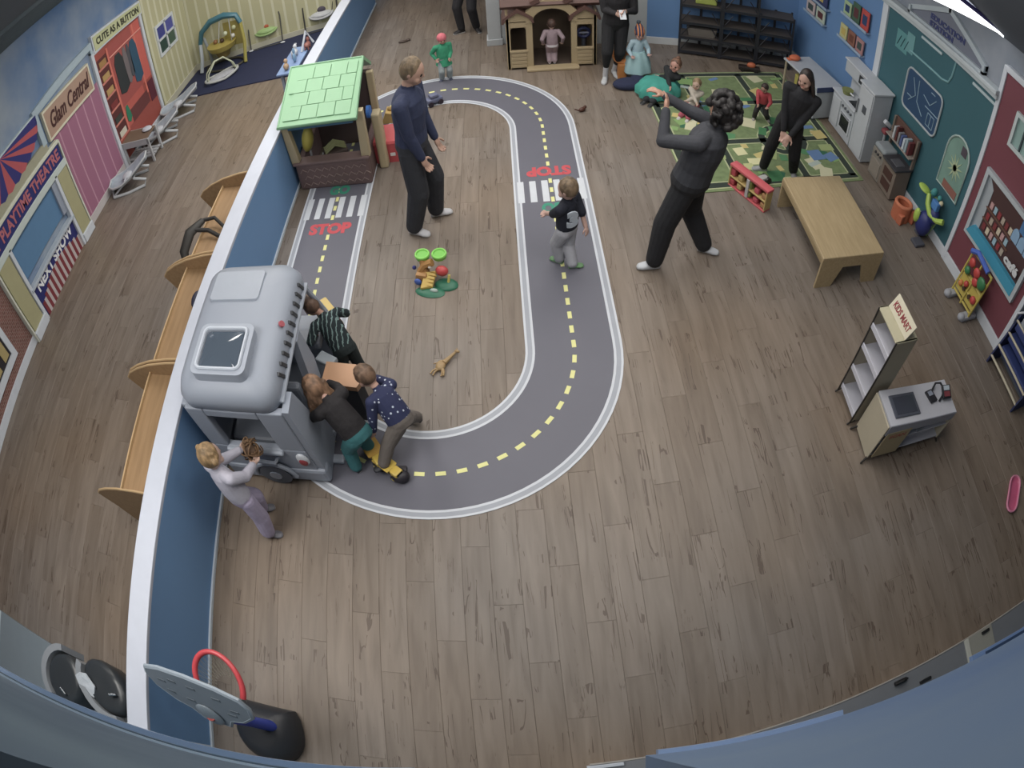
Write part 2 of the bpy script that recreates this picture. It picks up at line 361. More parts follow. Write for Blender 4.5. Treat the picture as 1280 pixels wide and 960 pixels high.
obj('white_end_piece', B().box((.08, -.345, .0), (.30, -.315, .07), .004), M('#b7bfca'), pr)

# ================================================================ LEFT STOREFRONT MURALS (flat painted panels with raised frames)
def lp(b, poly, x=XL, d=.01, mat=0):       # polygon given in (y, z) on the left wall
    return b.prism(poly, (x, 0, 0), (0, 1, 0), (0, 0, 1), (1, 0, 0), d, mat)
def rp(b, poly, x=XR, d=.01, mat=0):       # polygon given in (y, z) on the right wall, growing towards the room
    return b.prism(poly, (x, 0, 0), (0, 1, 0), (0, 0, 1), (-1, 0, 0), d, mat)
def rect(y0, y1, z0, z1): return [(y0, z0), (y1, z0), (y1, z1), (y0, z1)]
def arch_poly(y0, y1, z0, z1, n=10):
    r = (y1 - y0) / 2; c = (y0 + y1) / 2; return [(y0, z0), (y1, z0)] + [(c + r * math.cos(a), z1 - r + r * math.sin(a)) for a in [PI * k / n for k in range(n + 1)]]
def frame_lp(b, y0, y1, z0, z1, w, fn, x, d):
    for r in (rect(y0, y0 + w, z0, z1), rect(y1 - w, y1, z0, z1), rect(y0 + w, y1 - w, z0, z0 + w), rect(y0 + w, y1 - w, z1 - w, z1)): fn(b, r, x, d)
    return b
# closet mural
cm = thing('closet_mural', 'pink painted closet mural with hanging clothes in a white frame', 'mural', (XL, 7.45, 0))
def at_(o, p): o.location = Vector(p) - Vector(p); return o
def child(name, b, m, par, **k):           # geometry written in world coordinates, hung under a thing
    o = obj(name, b, m, par, **k); o.matrix_parent_inverse = Matrix.Translation(-par.location) if abs(par.rotation_euler.z) < 1e-6 else (Matrix.Translation(par.location) @ par.rotation_euler.to_matrix().to_4x4()).inverted()
    return o
child('backing', lp(B(), rect(6.72, 8.22, .08, 1.9), XL, .02), M('#9c463c'), cm)
child('frame', frame_lp(B(), 6.66, 8.3, .0, 1.98, .075, lp, XL, .05), TRIM, cm)
for q_, (y0, y1, z0, z1, c) in enumerate(((6.78, 7.08, .42, 1.78, '#5b2a2a'), (7.12, 7.85, .45, .8, '#b95348'), (7.14, 7.9, .8, 1.84, '#a24a45'), (7.9, 8.2, .8, 1.84, '#c4574c'), (7.3, 7.95, .44, .66, '#6a3434'), (8.0, 8.2, .4, .75, '#5d2333'))):
    child('painted_field', lp(B(), rect(y0, y1, z0, z1), XL + .02, .003 + .0012 * q_), M(c), cm)
for z in (.42, .66, .9, 1.14, 1.38, 1.6):
    child('shelf_board', lp(B(), rect(6.78, 7.08, z, z + .03), XL + .024, .006), M('#c87566'), cm)
    child('folded_garment', lp(B(), rect(6.82, 7.03, z + .035, z + .13), XL + .024, .008), M(R.choice(['#b08c4e', '#3a3f3a', '#c7bfae', '#7d2f2f', '#a2773f'])), cm)
for y, m_, z0, w in ((7.35, '#2f3437', .95, .13), (7.56, '#6f6669', 1.0, .06), (7.68, '#4c4d55', 1.05, .05), (7.84, '#28506a', .88, .11), (7.22, '#1f7a5a', .5, .06)):
    zt = 1.62 if z0 > .8 else .78
    child('hanging_garment', lp(B(), [(y - w * .5, zt), (y - w * 1.05, zt - .12), (y - w * 1.2, z0 + .05), (y, z0), (y + w * 1.2, z0 + .06), (y + w * 1.05, zt - .12), (y + w * .5, zt)], XL + .024, .01), M(m_), cm)
child('garment_rail', B().cone((XL + .035, 7.12, 1.66), (XL + .035, 8.2, 1.66), .012), M('#d98d7e'), cm)
child('painted_post', lp(B(), rect(7.08, 7.13, .42, 1.84), XL + .024, .008), M('#d06a58'), cm)
child('painted_post', lp(B(), rect(7.93, 7.98, .6, 1.84), XL + .024, .008), M('#d06a58'), cm)
# sign over the closet
cs = thing('closet_sign', 'cream sign reading CUTE AS A BUTTON above the closet mural', 'sign', (XL, 7.5, 1.95))
child('board', lp(B(), [(6.78, 1.95), (8.28, 1.90), (8.28, 2.08), (6.78, 2.17)], XL, .075), M('#b9bd8e'), cs)
child('border', lp(B(), [(6.75, 1.925), (8.31, 1.875), (8.31, 2.11), (6.75, 2.2)], XL, .065), TRIM, cs)
text('lettering', 'CUTE AS A BUTTON', .15, M('#3a3a2c'), cs, (.078, .03, .072), (0, 1, -.055), (0, 0, 1), .004, .004, 1.36)
# striped salon panel
sp_ = thing('salon_mural', 'pink striped wall panel under the beige script sign', 'mural', (XL, 5.95, 0))
child('panel', lp(B(), rect(5.3, 6.66, .12, 1.52), XL, .015), stripe_material('pink_stripes', '#99607c', '#b58398', .235, 1, .12), sp_)
child('baseboard', B().box((XL, 5.3, 0), (XL + .025, 6.66, .12), .003), M('#b9b3b3'), sp_)
child('dark_stripe', lp(B(), rect(5.36, 5.41, .75, 1.25), XL + .015, .004), M('#4d4a50'), sp_)
child('dark_stripe', lp(B(), rect(5.33, 5.40, .12, .42), XL + .015, .004), M('#4d4a50'), sp_)
ss = thing('salon_sign', 'beige sign with brown script reading Glam Central in a pale arched frame', 'sign', (XL, 5.85, 1.6))
child('frame', lp(B(), [(5.02, 1.52), (5.12, 1.52), (5.12, 1.93), (6.66, 2.03), (6.66, 1.95), (6.72, 1.95), (6.72, 2.13), (5.9, 2.1), (5.02, 2.02)], XL, .06), M('#9fb2bd', .5), ss)
child('board', lp(B(), [(5.22, 1.5), (6.5, 1.5), (6.5, 1.9), (5.22, 1.87)], XL, .05), M('#a98a76'), ss)
child('border', frame_lp(B(), 5.2, 6.52, 1.48, 1.9, .03, lp, XL, .06), M('#cfc9b0'), ss)
text('lettering', 'Glam Central', .3, M('#4a2626'), ss, (.056, .01, .085), (0, 1, 0), (0, 0, 1), .004, .004, 1.12, shear=.4)
# puppet theatre front
pt = thing('puppet_theatre', 'yellow puppet theatre front with navy name board and blue opening', 'theatre', (XL, 4.3, 0))
YEL = M('#a19d74', .6); CRM = M('#9a9880', .6); NAVY = M('#23296b', .6)
X0 = XL + .06
child('column', B().box((XL, 3.30, 0), (X0 + .02, 3.58, 1.14), .008), YEL, pt)
child('column', B().box((XL, 5.04, 0), (X0 + .02, 5.30, 1.14), .008), YEL, pt)
for y0, y1 in ((3.27, 3.62), (5.02, 5.33)): child('column_base', B().box((XL, y0, 0), (X0 + .05, y1, .13), .01), TRIM, pt)
for y in (3.60, 4.97): child('inner_post', B().box((XL, y, 0), (X0 + .03, y + .06, 1.10), .008), TRIM, pt)
for y in (3.25, 5.31): child('edge_strip', B().box((XL, y, 0), (X0 + .03, y + .03, 1.42), .004), M('#c4c6b8'), pt)
child('header', B().box((XL, 3.2, 1.06), (X0 + .03, 5.32, 1.16), .01), M('#b7c3bf'), pt)
child('name_board', B().box((XL, 3.0, 1.15), (X0 + .02, 5.29, 1.40), .008), NAVY, pt)
child('header', B().box((XL, 2.9, 1.39), (X0 + .03, 5.32, 1.44), .008), M('#c9cbb8'), pt)
text('lettering', 'PUPPET PLAYTIME THEATRE', .2, M('#b3606a'), pt, (.082, -.22, 1.275), (0, 1, 0), (0, 0, 1), .003, .006, 2.3)
child('frieze', B().box((XL, 2.8, 1.44), (X0, 5.1, 1.56), .006), CRM, pt)
child('backdrop', B().box((XL, 3.66, .58), (XL + .02, 4.97, 1.06)), M('#4e7ba3', .7), pt)
child('side_reveal', B().box((XL, 4.87, .58), (X0, 4.97, 1.06), .003), M('#8d97a8'), pt)
child('sill', B().box((XL, 3.62, .44), (X0 + .045, 5.02, .48), .006), M('#a9b4c0'), pt)
child('banner', B().box((XL, 3.66, .02), (X0 - .01, 4.97, .44)), NAVY, pt)
for k in range(11):
    y = 3.70 + k * .116; zt = .11 + .0 + .17 * (1 - abs((k - 3) / 8) ** 1.4) if k > 0 else .22
    zt = .15 + .16 * math.sin(PI * (k + 1) / 12)
    child('red_stripe', lp(B(), rect(y, y + .062, 0, zt), X0 - .01, .006), M('#7c2b35'), pt)
    child('white_stripe', lp(B(), rect(y + .062, y + .116, 0, zt + .005), X0 - .01, .006), M('#b8aeae'), pt)
text('lettering', 'NEXT SHOW', .17, M('#dcdfe4'), pt, (.053, 0.02, .365), (0, 1, 0), (0, 0, 1), .003, .006, 1.12)
aw = thing('theatre_awning', 'red and navy fan painted awning above the puppet theatre name board', 'awning', (XL, 4.1, 1.5))
cy_, cz_ = 4.15, 1.96
n = 15
for k in range(n):
    a0 = PI * (1.0 - k / n) ; a1 = PI * (1.0 - (k + 1) / n)
    def ep(a): return (cy_ + .92 * math.cos(a), cz_ - .42 * abs(math.sin(a)) ** .8 )
    p, q = ep(a0), ep(a1); mid = ((p[0] + q[0]) / 2, (p[1] + q[1]) / 2 - .03)
    child('awning_stripe', lp(B(), [(cy_, cz_), p, mid, q][::1], XL + .01, .05), M('#b24b52') if k % 2 else M('#2c2c74'), aw)
child('scallop_edge', lp(B(), [(3.2, 1.93), (5.08, 1.93), (5.08, 1.98), (3.2, 1.98)], XL, .055), M('#b9c9cf'), aw)
# brick print with framed window
bw = struct('wall_left_brick', B().box((XL, -1.3, .1), (XL + .015, 3.24, 1.04)), brick_material())
struct('baseboard_left', B().box((XL, -1.3, 0), (XL + .035, 3.27, .11), .004), TRIM)
w1 = thing('brick_wall_window', 'white framed painted window on the brick wall panel', 'window', (XL, 2.2, .3))
child('frame', frame_lp(B(), 1.5, 2.86, .24, 1.0, .09, lp, XL + .015, .03), TRIM, w1)
child('pane', lp(B(), rect(1.58, 2.78, .32, .92), XL + .015, .008), M('#2d2a30', .3), w1)
for y in (2.6, 2.35, 2.1, 1.85): child('shelf_item', lp(B(), rect(y, y + .13, .36, .6), XL + .023, .01), M('#a5935c'), w1)
# nursery window painted on the striped wall
nw = thing('nursery_window', 'small square window with blue and green panes on cream striped wall', 'window', (XL + .03, 9.0, 1.1))
child('frame', frame_lp(B(), 8.63, 9.35, .88, 1.46, .05, lp, XL + .03, .03), M('#c9cfd2'), nw)
child('mullion', lp(B(), rect(8.97, 9.01, .9, 1.44), XL + .03, .03), M('#c9cfd2'), nw); child('mullion', lp(B(), rect(8.65, 9.33, 1.15, 1.19), XL + .03, .03), M('#c9cfd2'), nw)
for y0, y1, z0, z1, c in ((8.68, 8.97, 1.19, 1.41, '#3a3f8c'), (9.01, 9.3, 1.19, 1.41, '#4a4fa0'), (8.68, 8.97, .93, 1.15, '#2e4a44'), (9.01, 9.3, .93, 1.15, '#47604f')):
    child('pane', lp(B(), rect(y0, y1, z0, z1), XL + .03, .01), M(c, .3), nw)

# ================================================================ RIGHT STOREFRONT MURALS
tw = struct('wall_right_teal', B().box((XR - .03, 3.66, 0), (XR, 5.97, 1.98)), M('#2f606c', .6, noise=.08, scale=1.2))
obj('post', B().box((XR - .06, 5.86, 0), (XR, 5.98, 2.0), .006), TRIM, tw); obj('post', B().box((XR - .06, 3.63, 0), (XR, 3.69, 2.33), .006), TRIM, tw)
obj('cornice', B().box((XR - .09, 3.66, 1.95), (XR, 5.98, 2.0), .006), M('#a9b4ba'), tw); obj('cornice', B().box((XR - .12, 3.66, 2.0), (XR, 5.98, 2.05), .008), M('#b2bcc2'), tw)
obj('baseboard', B().box((XR - .05, 3.69, 0), (XR - .03, 5.86, .11), .004), TRIM, tw)
pd = thing('pediment_sign', 'triangular white framed pediment with purple lettering above the teal wall', 'sign', (XR, 4.7, 2.05))
child('board', rp(B(), [(3.98, 2.05), (5.42, 2.05), (5.42, 2.12), (4.70, 2.40), (3.98, 2.12)], XR, .03), M('#6d7383'), pd)
for a, b_ in (((3.96, 2.15), (4.72, 2.44)), ((4.68, 2.44), (5.44, 2.15))):
    child('frame', rp(B(), [(a[0], a[1] - .06), (b_[0], b_[1] - .06), (b_[0], b_[1]), (a[0], a[1])], XR, .045), M('#a4b0b8'), pd)
child('frame', rp(B(), rect(3.96, 5.44, 2.04, 2.08), XR, .07), M('#a4b0b8'), pd)
for y in (3.96, 5.40): child('frame', rp(B(), rect(y, y + .04, 2.04, 2.15), XR, .07), M('#a4b0b8'), pd)
text('lettering', 'EDUCATION', .085, M('#333c6e'), pd, (-.034, .0, .142), (0, -1, 0), (0, 0, 1), .003, .004, .66)
text('lettering', 'STATION', .08, M('#333c6e'), pd, (-.034, .10, .06), (0, -1, 0), (0, 0, 1), .003, .004, .46)
# neon-style line drawings on the teal wall
def outline(b, poly, x, w=.014, d=.01):
    n = len(poly); pts = [(x - d, a, z) for a, z in poly]; b.tube(pts, w, 6, True); return b
def rr(y0, y1, z0, z1, r, n=4):
    P = []
    for cy, cz, a0 in ((y1 - r, z1 - r, 0), (y0 + r, z1 - r, PI / 2), (y0 + r, z0 + r, PI), (y1 - r, z0 + r, 1.5 * PI)):
        P += [(cy + r * math.cos(a0 + k * PI / 2 / n), cz + r * math.sin(a0 + k * PI / 2 / n)) for k in range(n + 1)]
    return P
bb = thing('wall_blackboard', 'navy rounded board with chalk diagrams hung on the teal wall', 'blackboard', (XR - .03, 4.86, 1.2))
child('board', rp(B(), rr(4.50, 5.23, .97, 1.45, .07), XR - .03, .02), M('#25466a', .5), bb)
child('frame', outline(B(), rr(4.49, 5.24, .96, 1.46, .08), XR - .04, .013), M('#a3adb3'), bb)
chalk = M('#7f9db0')
for pts in ([(5.1, 1.38), (5.0, 1.2), (5.12, 1.08)], [(4.98, 1.4), (4.95, 1.15), (4.8, 1.05)], [(4.85, 1.3), (4.7, 1.25), (4.6, 1.36)], [(4.7, 1.16), (4.7, 1.02), (4.56, 1.02), (4.56, 1.16), (4.7, 1.16)], [(4.63, 1.16), (4.63, 1.02)], [(4.78, 1.2), (4.5, 1.2)], [(5.16, 1.14), (5.06, 1.14)], [(4.72, 1.4), (4.64, 1.4)]):
    child('chalk_line', B().tube([(XR - .052, a, z) for a, z in pts], .006, 5), chalk, bb)
wk = thing('wall_counter_drawing', 'pale line drawing of a counter and chart on teal wall near its top', 'mural', (XR - .03, 5.0, 1.7))
child('counter_outline', B().tube([(XR - .035, a, z) for a, z in ((5.3, 1.62), (4.75, 1.63), (4.62, 1.63), (4.5, 1.66), (4.46, 1.75), (4.44, 1.93))], .014, 6), M('#6d9fa6'), wk)
child('chart', rp(B(), rect(5.36, 5.62, 1.52, 1.76), XR - .03, .006), M('#4f8c90'), wk)
child('chart', rp(B(), rect(5.24, 5.40, 1.58, 1.82), XR - .03, .008), M('#5f959a'), wk)
for k in range(3): child('chart_mark', B().tube([(XR - .04, 5.58 - .08 * k, 1.57), (XR - .04, 5.52 - .08 * k, 1.70)], .006, 5), M('#27535f'), wk)
for i, (y0, y1) in enumerate(((4.70, 5.12), (3.69, 4.10))):
    l_ = thing('wall_light_bar', ['pale light bar on teal wall beside the counter drawing', 'pale light bar on teal wall next to the red shopfront'][i], 'light', (XR - .03, (y0 + y1) / 2, 1.89), group='light bars high on the teal wall')
    child('bar', B().box((XR - .05, y0, 1.87), (XR - .03, y1, 1.90), .004), M('#a9bcc2'), l_)
ac = thing('arched_poster', 'arch shaped poster of cactus leaves on the teal wall above the lime toy', 'poster', (XR - .03, 4.02, .6))
child('sheet', rp(B(), arch_poly(3.80, 4.23, .62, 1.28), XR - .03, .01), M('#6f9388', noise=.2, scale=6), ac)
child('edge', outline(B(), arch_poly(3.80, 4.23, .62, 1.28), XR - .035, .012), M('#9fb3ae'), ac)
for k in range(11):
    a = k * 2 * PI / 11; c0 = (4.0, .93); child('leaf', rp(B(), [(c0[0] - .02 * math.sin(a), c0[1] + .02 * math.cos(a)), (c0[0] + .14 * math.cos(a), c0[1] + .15 * math.sin(a)), (c0[0] + .02 * math.sin(a), c0[1] - .02 * math.cos(a))], XR - .04, .006), M('#a5b58f'), ac)
child('red_patch', rp(B(), rect(3.84, 4.12, .63, .72), XR - .04, .006), M('#8e5b50'), ac); child('red_patch', rp(B(), rect(3.88, 3.98, 1.12, 1.22), XR - .04, .006), M('#4d4450'), ac)
# red shopfront
rw = struct('wall_right_red', B().box((XR - .04, 2.30, 0), (XR, 3.63, 2.3)), M('#743a46', .65, noise=.08, scale=2))
obj('post', B().box((XR - .07, 2.28, 0), (XR, 2.34, 2.3), .006), TRIM, rw); obj('top_rail', B().box((XR - .07, 2.30, 2.28), (XR, 3.66, 2.34), .006), TRIM, rw)
obj('baseboard', B().box((XR - .06, 2.34, 0), (XR - .04, 3.63, .12), .004), TRIM, rw)
sw = thing('shop_window', 'white framed cake shop window with turquoise sill on the red wall', 'window', (XR - .04, 2.96, .55))
child('frame', frame_lp(B(), 2.44, 3.49, .54, 1.32, .05, rp, XR - .04, .05), M('#aab3b9'), sw)
child('scene_print', rp(B(), rect(2.49, 3.44, .59, 1.27), XR - .04, .006), M('#4a3030'), sw)
child('left_reveal', rp(B(), [(3.44, .6), (3.44, 1.27), (3.32, 1.16), (3.32, .7)], XR - .046, .006), M('#9aa3ab'), sw)
child('sill', rp(B(), [(2.49, .58), (3.46, .58), (3.38, .70), (2.49, .70)], XR - .046, .05), M('#2b93b4', .5), sw)
for k in range(3): child('awning_scallop', rp(B(), arch_poly(2.5 + k * .12, 2.61 + k * .12, .98, 1.12)[::-1], XR - .046, .012), M('#7fa3c4'), sw)
child('blue_window', rp(B(), rect(2.49, 2.78, 1.12, 1.25), XR - .046, .008), M('#3f74a8'), sw)
for row, z in enumerate((.74, .86, .99)):
    for k in range(6):
        child('cake', rp(B(), rect(2.86 + k * .075, 2.91 + k * .075, z, z + .07), XR - .046, .01), M(['#a99a8b', '#8f2f35', '#8fb0c0', '#b98e8e', '#c7b9a0', '#7b3033'][(k + row * 2) % 6]), sw)
child('scene_shelf', rp(B(), rect(2.82, 3.33, .835, .85), XR - .046, .014), M('#6b4a3c'), sw); child('scene_shelf', rp(B(), rect(2.82, 3.33, .96, .975), XR - .046, .014), M('#6b4a3c'), sw)
text('lettering', 'café', .12, M('#c9ccd0'), sw, (-.056, -.30, .26), (0, -1, 0), (0, 0, 1), .003, .006, .26)
w2 = thing('upper_shop_window', 'white framed window with pale green panes high on red wall', 'window', (XR - .04, 3.1, 1.85))
child('frame', frame_lp(B(), 2.6, 3.34, 1.68, 2.04, .04, rp, XR - .04, .04), M('#b3bfc0'), w2)
child('pane', rp(B(), rect(2.63, 3.30, 1.72, 2.0), XR - .04, .01), M('#86a6a2', .3), w2); child('mullion', rp(B(), rect(3.16, 3.18, 1.7, 2.02), XR - .04, .03), M('#3b4b50'), w2)
struct('wall_right_grey', B().box((XR - .02, -1.3, 0), (XR, 2.28, 2.3)), M('#5d6670'))
# ceiling strip light, right side
ls = thing('strip_light', 'long white ceiling strip light above the pediment sign', 'light', (3.95, 4.4, ceil_z(3.95) - .08))
lz = 2.62
b = B()
P4 = [Vector(v) for v in ((4.36, 3.77, 2.56), (4.36, 3.81, 2.57), (3.55, 3.735, 2.835), (3.55, 4.08, 2.69))]
b.loft([[P4[0] + Vector((0, 0, k)), P4[1] + Vector((0, 0, k)), P4[3] + Vector((0, 0, k)), P4[2] + Vector((0, 0, k))] for k in (0, .02)])
child('diffuser', b, M('#ffffff', emit=4, noise=0), ls)
child('housing', B().tube([(4.38, 3.76, 2.60), (3.55, 3.70, 2.875)], .022, 6), M('#4b4694'), ls)
for i, (x, y) in enumerate(LIGHT_SPOTS):
    z = ceil_z(x) - .12
    cf_ = thing('ceiling_panel_light', 'flat white ceiling panel light of the playroom', 'light', (x, y, z), group='ceiling panel lights')
    obj('housing', B().box((-.5, -.7, 0), (.5, .7, .06), .01), M('#c8ccd0'), cf_)
    obj('diffuser', B().box((-.46, -.66, -.012), (.46, .66, 0)), M('#fff8ee', emit=3, noise=0), cf_)

# ================================================================ ROAD MAT
rd = thing('road_play_mat', 'grey oval toy road mat with white borders and yellow dashes', 'play mat', (-.786, 4.85, 0))
RCX, RO, RW_, RB, RT = -.786, 1.524, .765, 3.25, 6.48
def stadium(r, n=40, x0=RCX):
    P = []
    for k in range(n + 1): a = PI + PI * k / n; P.append((x0 + r * math.cos(a), RB + r * math.sin(a)))
    for k in range(n + 1): a = PI * k / n; P.append((x0 + r * math.cos(a), RT + r * math.sin(a)))
    return P
def band(name, r0, r1, z, m): return child(name, B().strip(stadium(r0), stadium(r1), 0.0005, z, True), m, rd)
ASPH = M('#60606c', .55, noise=.05, scale=3)
band('asphalt', RO - RW_, RO, .004, ASPH)
band('kerb', RO - .075, RO, .0048, M('#9a9fa9')); band('kerb', RO - RW_, RO - RW_ + .075, .0048, M('#9a9fa9'))
band('white_line', RO - .075, RO - .055, .0054, M('#c3c8d0')); band('white_line', RO - .018, RO, .0054, M('#c3c8d0'))
band('white_line', RO - RW_ + .055, RO - RW_ + .075, .0054, M('#c3c8d0')); band('white_line', RO - RW_, RO - RW_ + .018, .0054, M('#c3c8d0'))
rc = RO - RW_ / 2; YD = M('#d9d886'); dashes = []
L = RT - RB; s = 0.03; tot = 2 * L + 2 * PI * rc; N_ = round(tot / .1545); st = tot / N_
dme = None
for k in range(N_):
    s = k * st
    if s < L: x, y, a = RCX + rc, RB + s, 0
    elif s < L + PI * rc: t_ = (s - L) / rc; x, y, a = RCX + rc * math.cos(t_), RT + rc * math.sin(t_), t_
    elif s < 2 * L + PI * rc: x, y, a = RCX - rc, RT - (s - L - PI * rc), 0
    else: t_ = PI + (s - 2 * L - PI * rc) / rc; x, y, a = RCX + rc * math.cos(t_), RB + rc * math.sin(t_), t_
    if dme is None:
        o = obj('lane_dash', B().box((-.017, -.038, .0005), (.017, .038, .0062)), YD, rd); dme = o.data
    else:
        o = bpy.data.objects.new('lane_dash', dme); COL.objects.link(o); o.parent = rd
    o.location = Vector((x, y, 0)) - rd.location; o.rotation_euler = (0, 0, a)
for xc, sgn in ((RCX - rc, 1), (RCX + rc, -1)):
    for k in range(6):
        x = xc - .31 + k * .124; y0 = 5.08
        child('crosswalk_bar', B().box((x - .033, y0, .004), (x + .033, y0 + .35, .0057)), M('#c3c8cf'), rd)
    ys, yg = (4.90, 5.55) if sgn > 0 else (5.60, 4.98)
    text('stop_lettering', 'STOP', .21, M('#c4404a'), rd, Vector((xc, ys, .0058)) - rd.location, (sgn, 0, 0), (0, sgn, 0), .0006, .012, .47)
    text('go_lettering', 'GO', .2, M('#1f8a6e'), rd, Vector((xc, yg, .0058)) - rd.location, (sgn, 0, 0), (0, sgn, 0), .0006, .012, .24)

# ================================================================ GREEN TOWN RUG
rg = thing('town_rug', 'green children rug printed with dark roads and buildings', 'rug', (2.85, 6.35, 0), .015)
obj('pile', B().box((-1.12, -1.3, 0), (1.1, 1.38, .008), .003), M('#6f8254', .9, noise=.4, scale=12), rg)
RDK = M('#2f3a33', .9); RLN = M('#a9b184', .9)
def road_piece(pts, w=.085):
    for ww, z, m in ((w + .035, .0095, RLN), (w, .0105, RDK)):
        P = [Vector(p) for p in pts]; L_, R_ = [], []
        for i, p in enumerate(P):
            t = (P[min(i + 1, len(P) - 1)] - P[max(i - 1, 0)]).normalized(); nn = Vector((-t.y, t.x)) * ww / 2
            L_.append((p.x + nn.x, p.y + nn.y)); R_.append((p.x - nn.x, p.y - nn.y))
        obj('printed_road' if m is RDK else 'road_edge', B().strip(L_, R_, .007, z), m, rg)
road_piece([(-1.08, -1.2), (1.05, -1.2)]); road_piece([(-.9, 1.3), (1.0, 1.3)]); road_piece([(1.0, -1.2), (1.0, 1.3)]); road_piece([(-1.05, -1.2), (-1.05, 1.3)])
road_piece([(-.5, -1.2), (-.5, 1.3)]); road_piece([(.35, -1.2), (.35, 1.3)]); road_piece([(-1.05, -.4), (1.0, -.4)]); road_piece([(-1.05, .5), (1.0, .5)])
road_piece([(.35 + .28 * math.cos(a), -.4 + .28 * math.sin(a)) for a in [k * 2 * PI / 16 for k in range(17)]])
for k in range(95):
    x, y = R.uniform(-1.0, .95), R.uniform(-1.12, 1.2); w, h = R.uniform(.03, .10), R.uniform(.03, .12)
    obj('printed_patch', B().box((x - w, y - h, .0075), (x + w, y + h, .0088 + .00004 * k), rot=Euler((0, 0, R.uniform(-.5, .5)))), M(R.choice(['#b9bd7e', '#4f8a58', '#2f6b4d', '#c9c6a0', '#7fa35e', '#5d7fae', '#c4b36a', '#a9b8b0', '#3d7a4b', '#d3cf9a', '#9aaa6a'])), rg)

# nursery mat
nm = thing('nursery_mat', 'dark navy foam mat on the nursery corner floor', 'mat', (-4.6, 9.6, 0))
child('mat', B().prism([(-5.76, 8.62), (-4.07, 8.72), (-2.72, 8.80), (-2.72, 10.80), (-3.5, 10.68), (-4.99, 10.3), (-5.76, 9.76)], (0, 0, 0), (1, 0, 0), (0, 1, 0), (0, 0, 1), .02), M('#1f2749', .8, noise=.12, scale=4), nm)

# ================================================================ GREY CAMPER VAN PLAYHOUSE
GV = M('#8e96a4', .5, noise=.04, scale=3); GVL = M('#9aa2af', .5); GVD = M('#7b828e', .5); DRK = M('#33373d', .5)
van = thing('toy_camper_van', 'grey plastic ride-in camper van with roof skylight beside blue dividing wall', 'toy van', (-1.95, 2.6, 0))
def rbox(x0, x1, y0, y1, r, z, n=5):
    P = []
    for cx, cy, a0 in ((x1 - r, y1 - r, 0), (x0 + r, y1 - r, PI / 2), (x0 + r, y0 + r, PI), (x1 - r, y0 + r, 1.5 * PI)):
        for k in range(n + 1): a = a0 + k * PI / 2 / n; P.append((cx + r * math.cos(a), cy + r * math.sin(a), z))
    return P
roof = B().loft([rbox(-2.34, -1.60, 2.05, 3.22, .10, .90), rbox(-2.36, -1.57, 2.02, 3.24, .12, .93), rbox(-2.36, -1.565, 2.01, 3.24, .13, 1.02), rbox(-2.33, -1.59, 2.04, 3.21, .14, 1.09), rbox(-2.27, -1.66, 2.11, 3.13, .14, 1.13), rbox(-2.18, -1.75, 2.2, 3.02, .12, 1.145)])
child('roof', roof, GV, van, smooth=True, ang=60)
child('roof_panel', B().loft([rbox(-2.24, -1.80, 2.80, 3.10, .03, 1.12), rbox(-2.23, -1.81, 2.81, 3.09, .03, 1.158)]), GVL, van, smooth=True)
child('skylight_frame', B().strip([p[:2] for p in rbox(-2.12, -1.80, 2.17, 2.48, .03, 0)], [p[:2] for p in rbox(-2.18, -1.74, 2.11, 2.54, .06, 0)], 1.12, 1.205, True), GVL, van, smooth=True)
sk_ = child('skylight_rim', B().tube(rbox(-2.135, -1.785, 2.155, 2.495, .04, 1.212), .012, 6, True), M('#b9c1cd', .35), van, smooth=True)
child('skylight_glass', B().loft([rbox(-2.13, -1.79, 2.16, 2.49, .03, 1.18), rbox(-2.11, -1.81, 2.18, 2.47, .03, 1.204), rbox(-2.02, -1.90, 2.28, 2.38, .03, 1.212)]), M('#4a5664', .08, coat=1, noise=0), van, smooth=True)
for k in range(10):
    y = 2.26 + k * .088
    child('vent_slot', B().box((-1.578, y, .95), (-1.560, y + .026, 1.06), .002, rot=Euler((.5, 0, 0))), DRK, van)
child('gutter', B().box((-1.60, 2.10, .93), (-1.545, 3.16, .955), .008), GVL, van)
child('round_badge', B().cone((-1.60, 2.62, 1.105), (-1.585, 2.62, 1.115), .022), M('#b3525c'), van)
# rear wall with window
rear = B()
for x0, x1, z0, z1 in ((-2.36, -1.56, .05, .46), (-2.36, -2.20, .46, .92), (-1.76, -1.56, .46, .92), (-2.20, -1.76, .84, .92)):
    rear.box((x0, 2.02, z0), (x1, 2.08, z1), .012)
rear.box((-2.36, 2.0, .03), (-1.5, 2.12, .2), .03)
child('rear_wall', rear, GV, van)
child('rear_ledge', B().box((-2.22, 1.985, .42), (-1.74, 2.03, .46), .015), GVL, van)
child('rear_light', B().sph((-1.62, 2.01, .36), (.05, .02, .075), 12), M('#c9cdd4', .3), van, smooth=True); child('rear_reflector', B().sph((-1.62, 1.995, .34), (.035, .015, .045), 12), M('#8e3038', .3), van, smooth=True)
child('handle', B().tube([(-2.0, 2.02, .40), (-2.0, 1.96, .38), (-1.84, 1.96, .36), (-1.82, 2.02, .36)], .018, 8), GVL, van, smooth=True)
arch = [(-1.93 + .17 * math.cos(a), 1.99, .12 + .17 * math.sin(a)) for a in [PI * k / 12 for k in range(13)]]
child('wheel_arch', B().tube(arch, .02, 8), GVL, van, smooth=True)
child('wheel', B().cone((-1.93, 2.03, .14), (-1.93, 1.975, .14), .13, n=24), M('#6a707b'), van, smooth=True); child('hub_cap', B().cone((-1.93, 1.985, .14), (-1.93, 1.965, .14), .05, n=20), M('#a4acb8', .3), van, smooth=True)
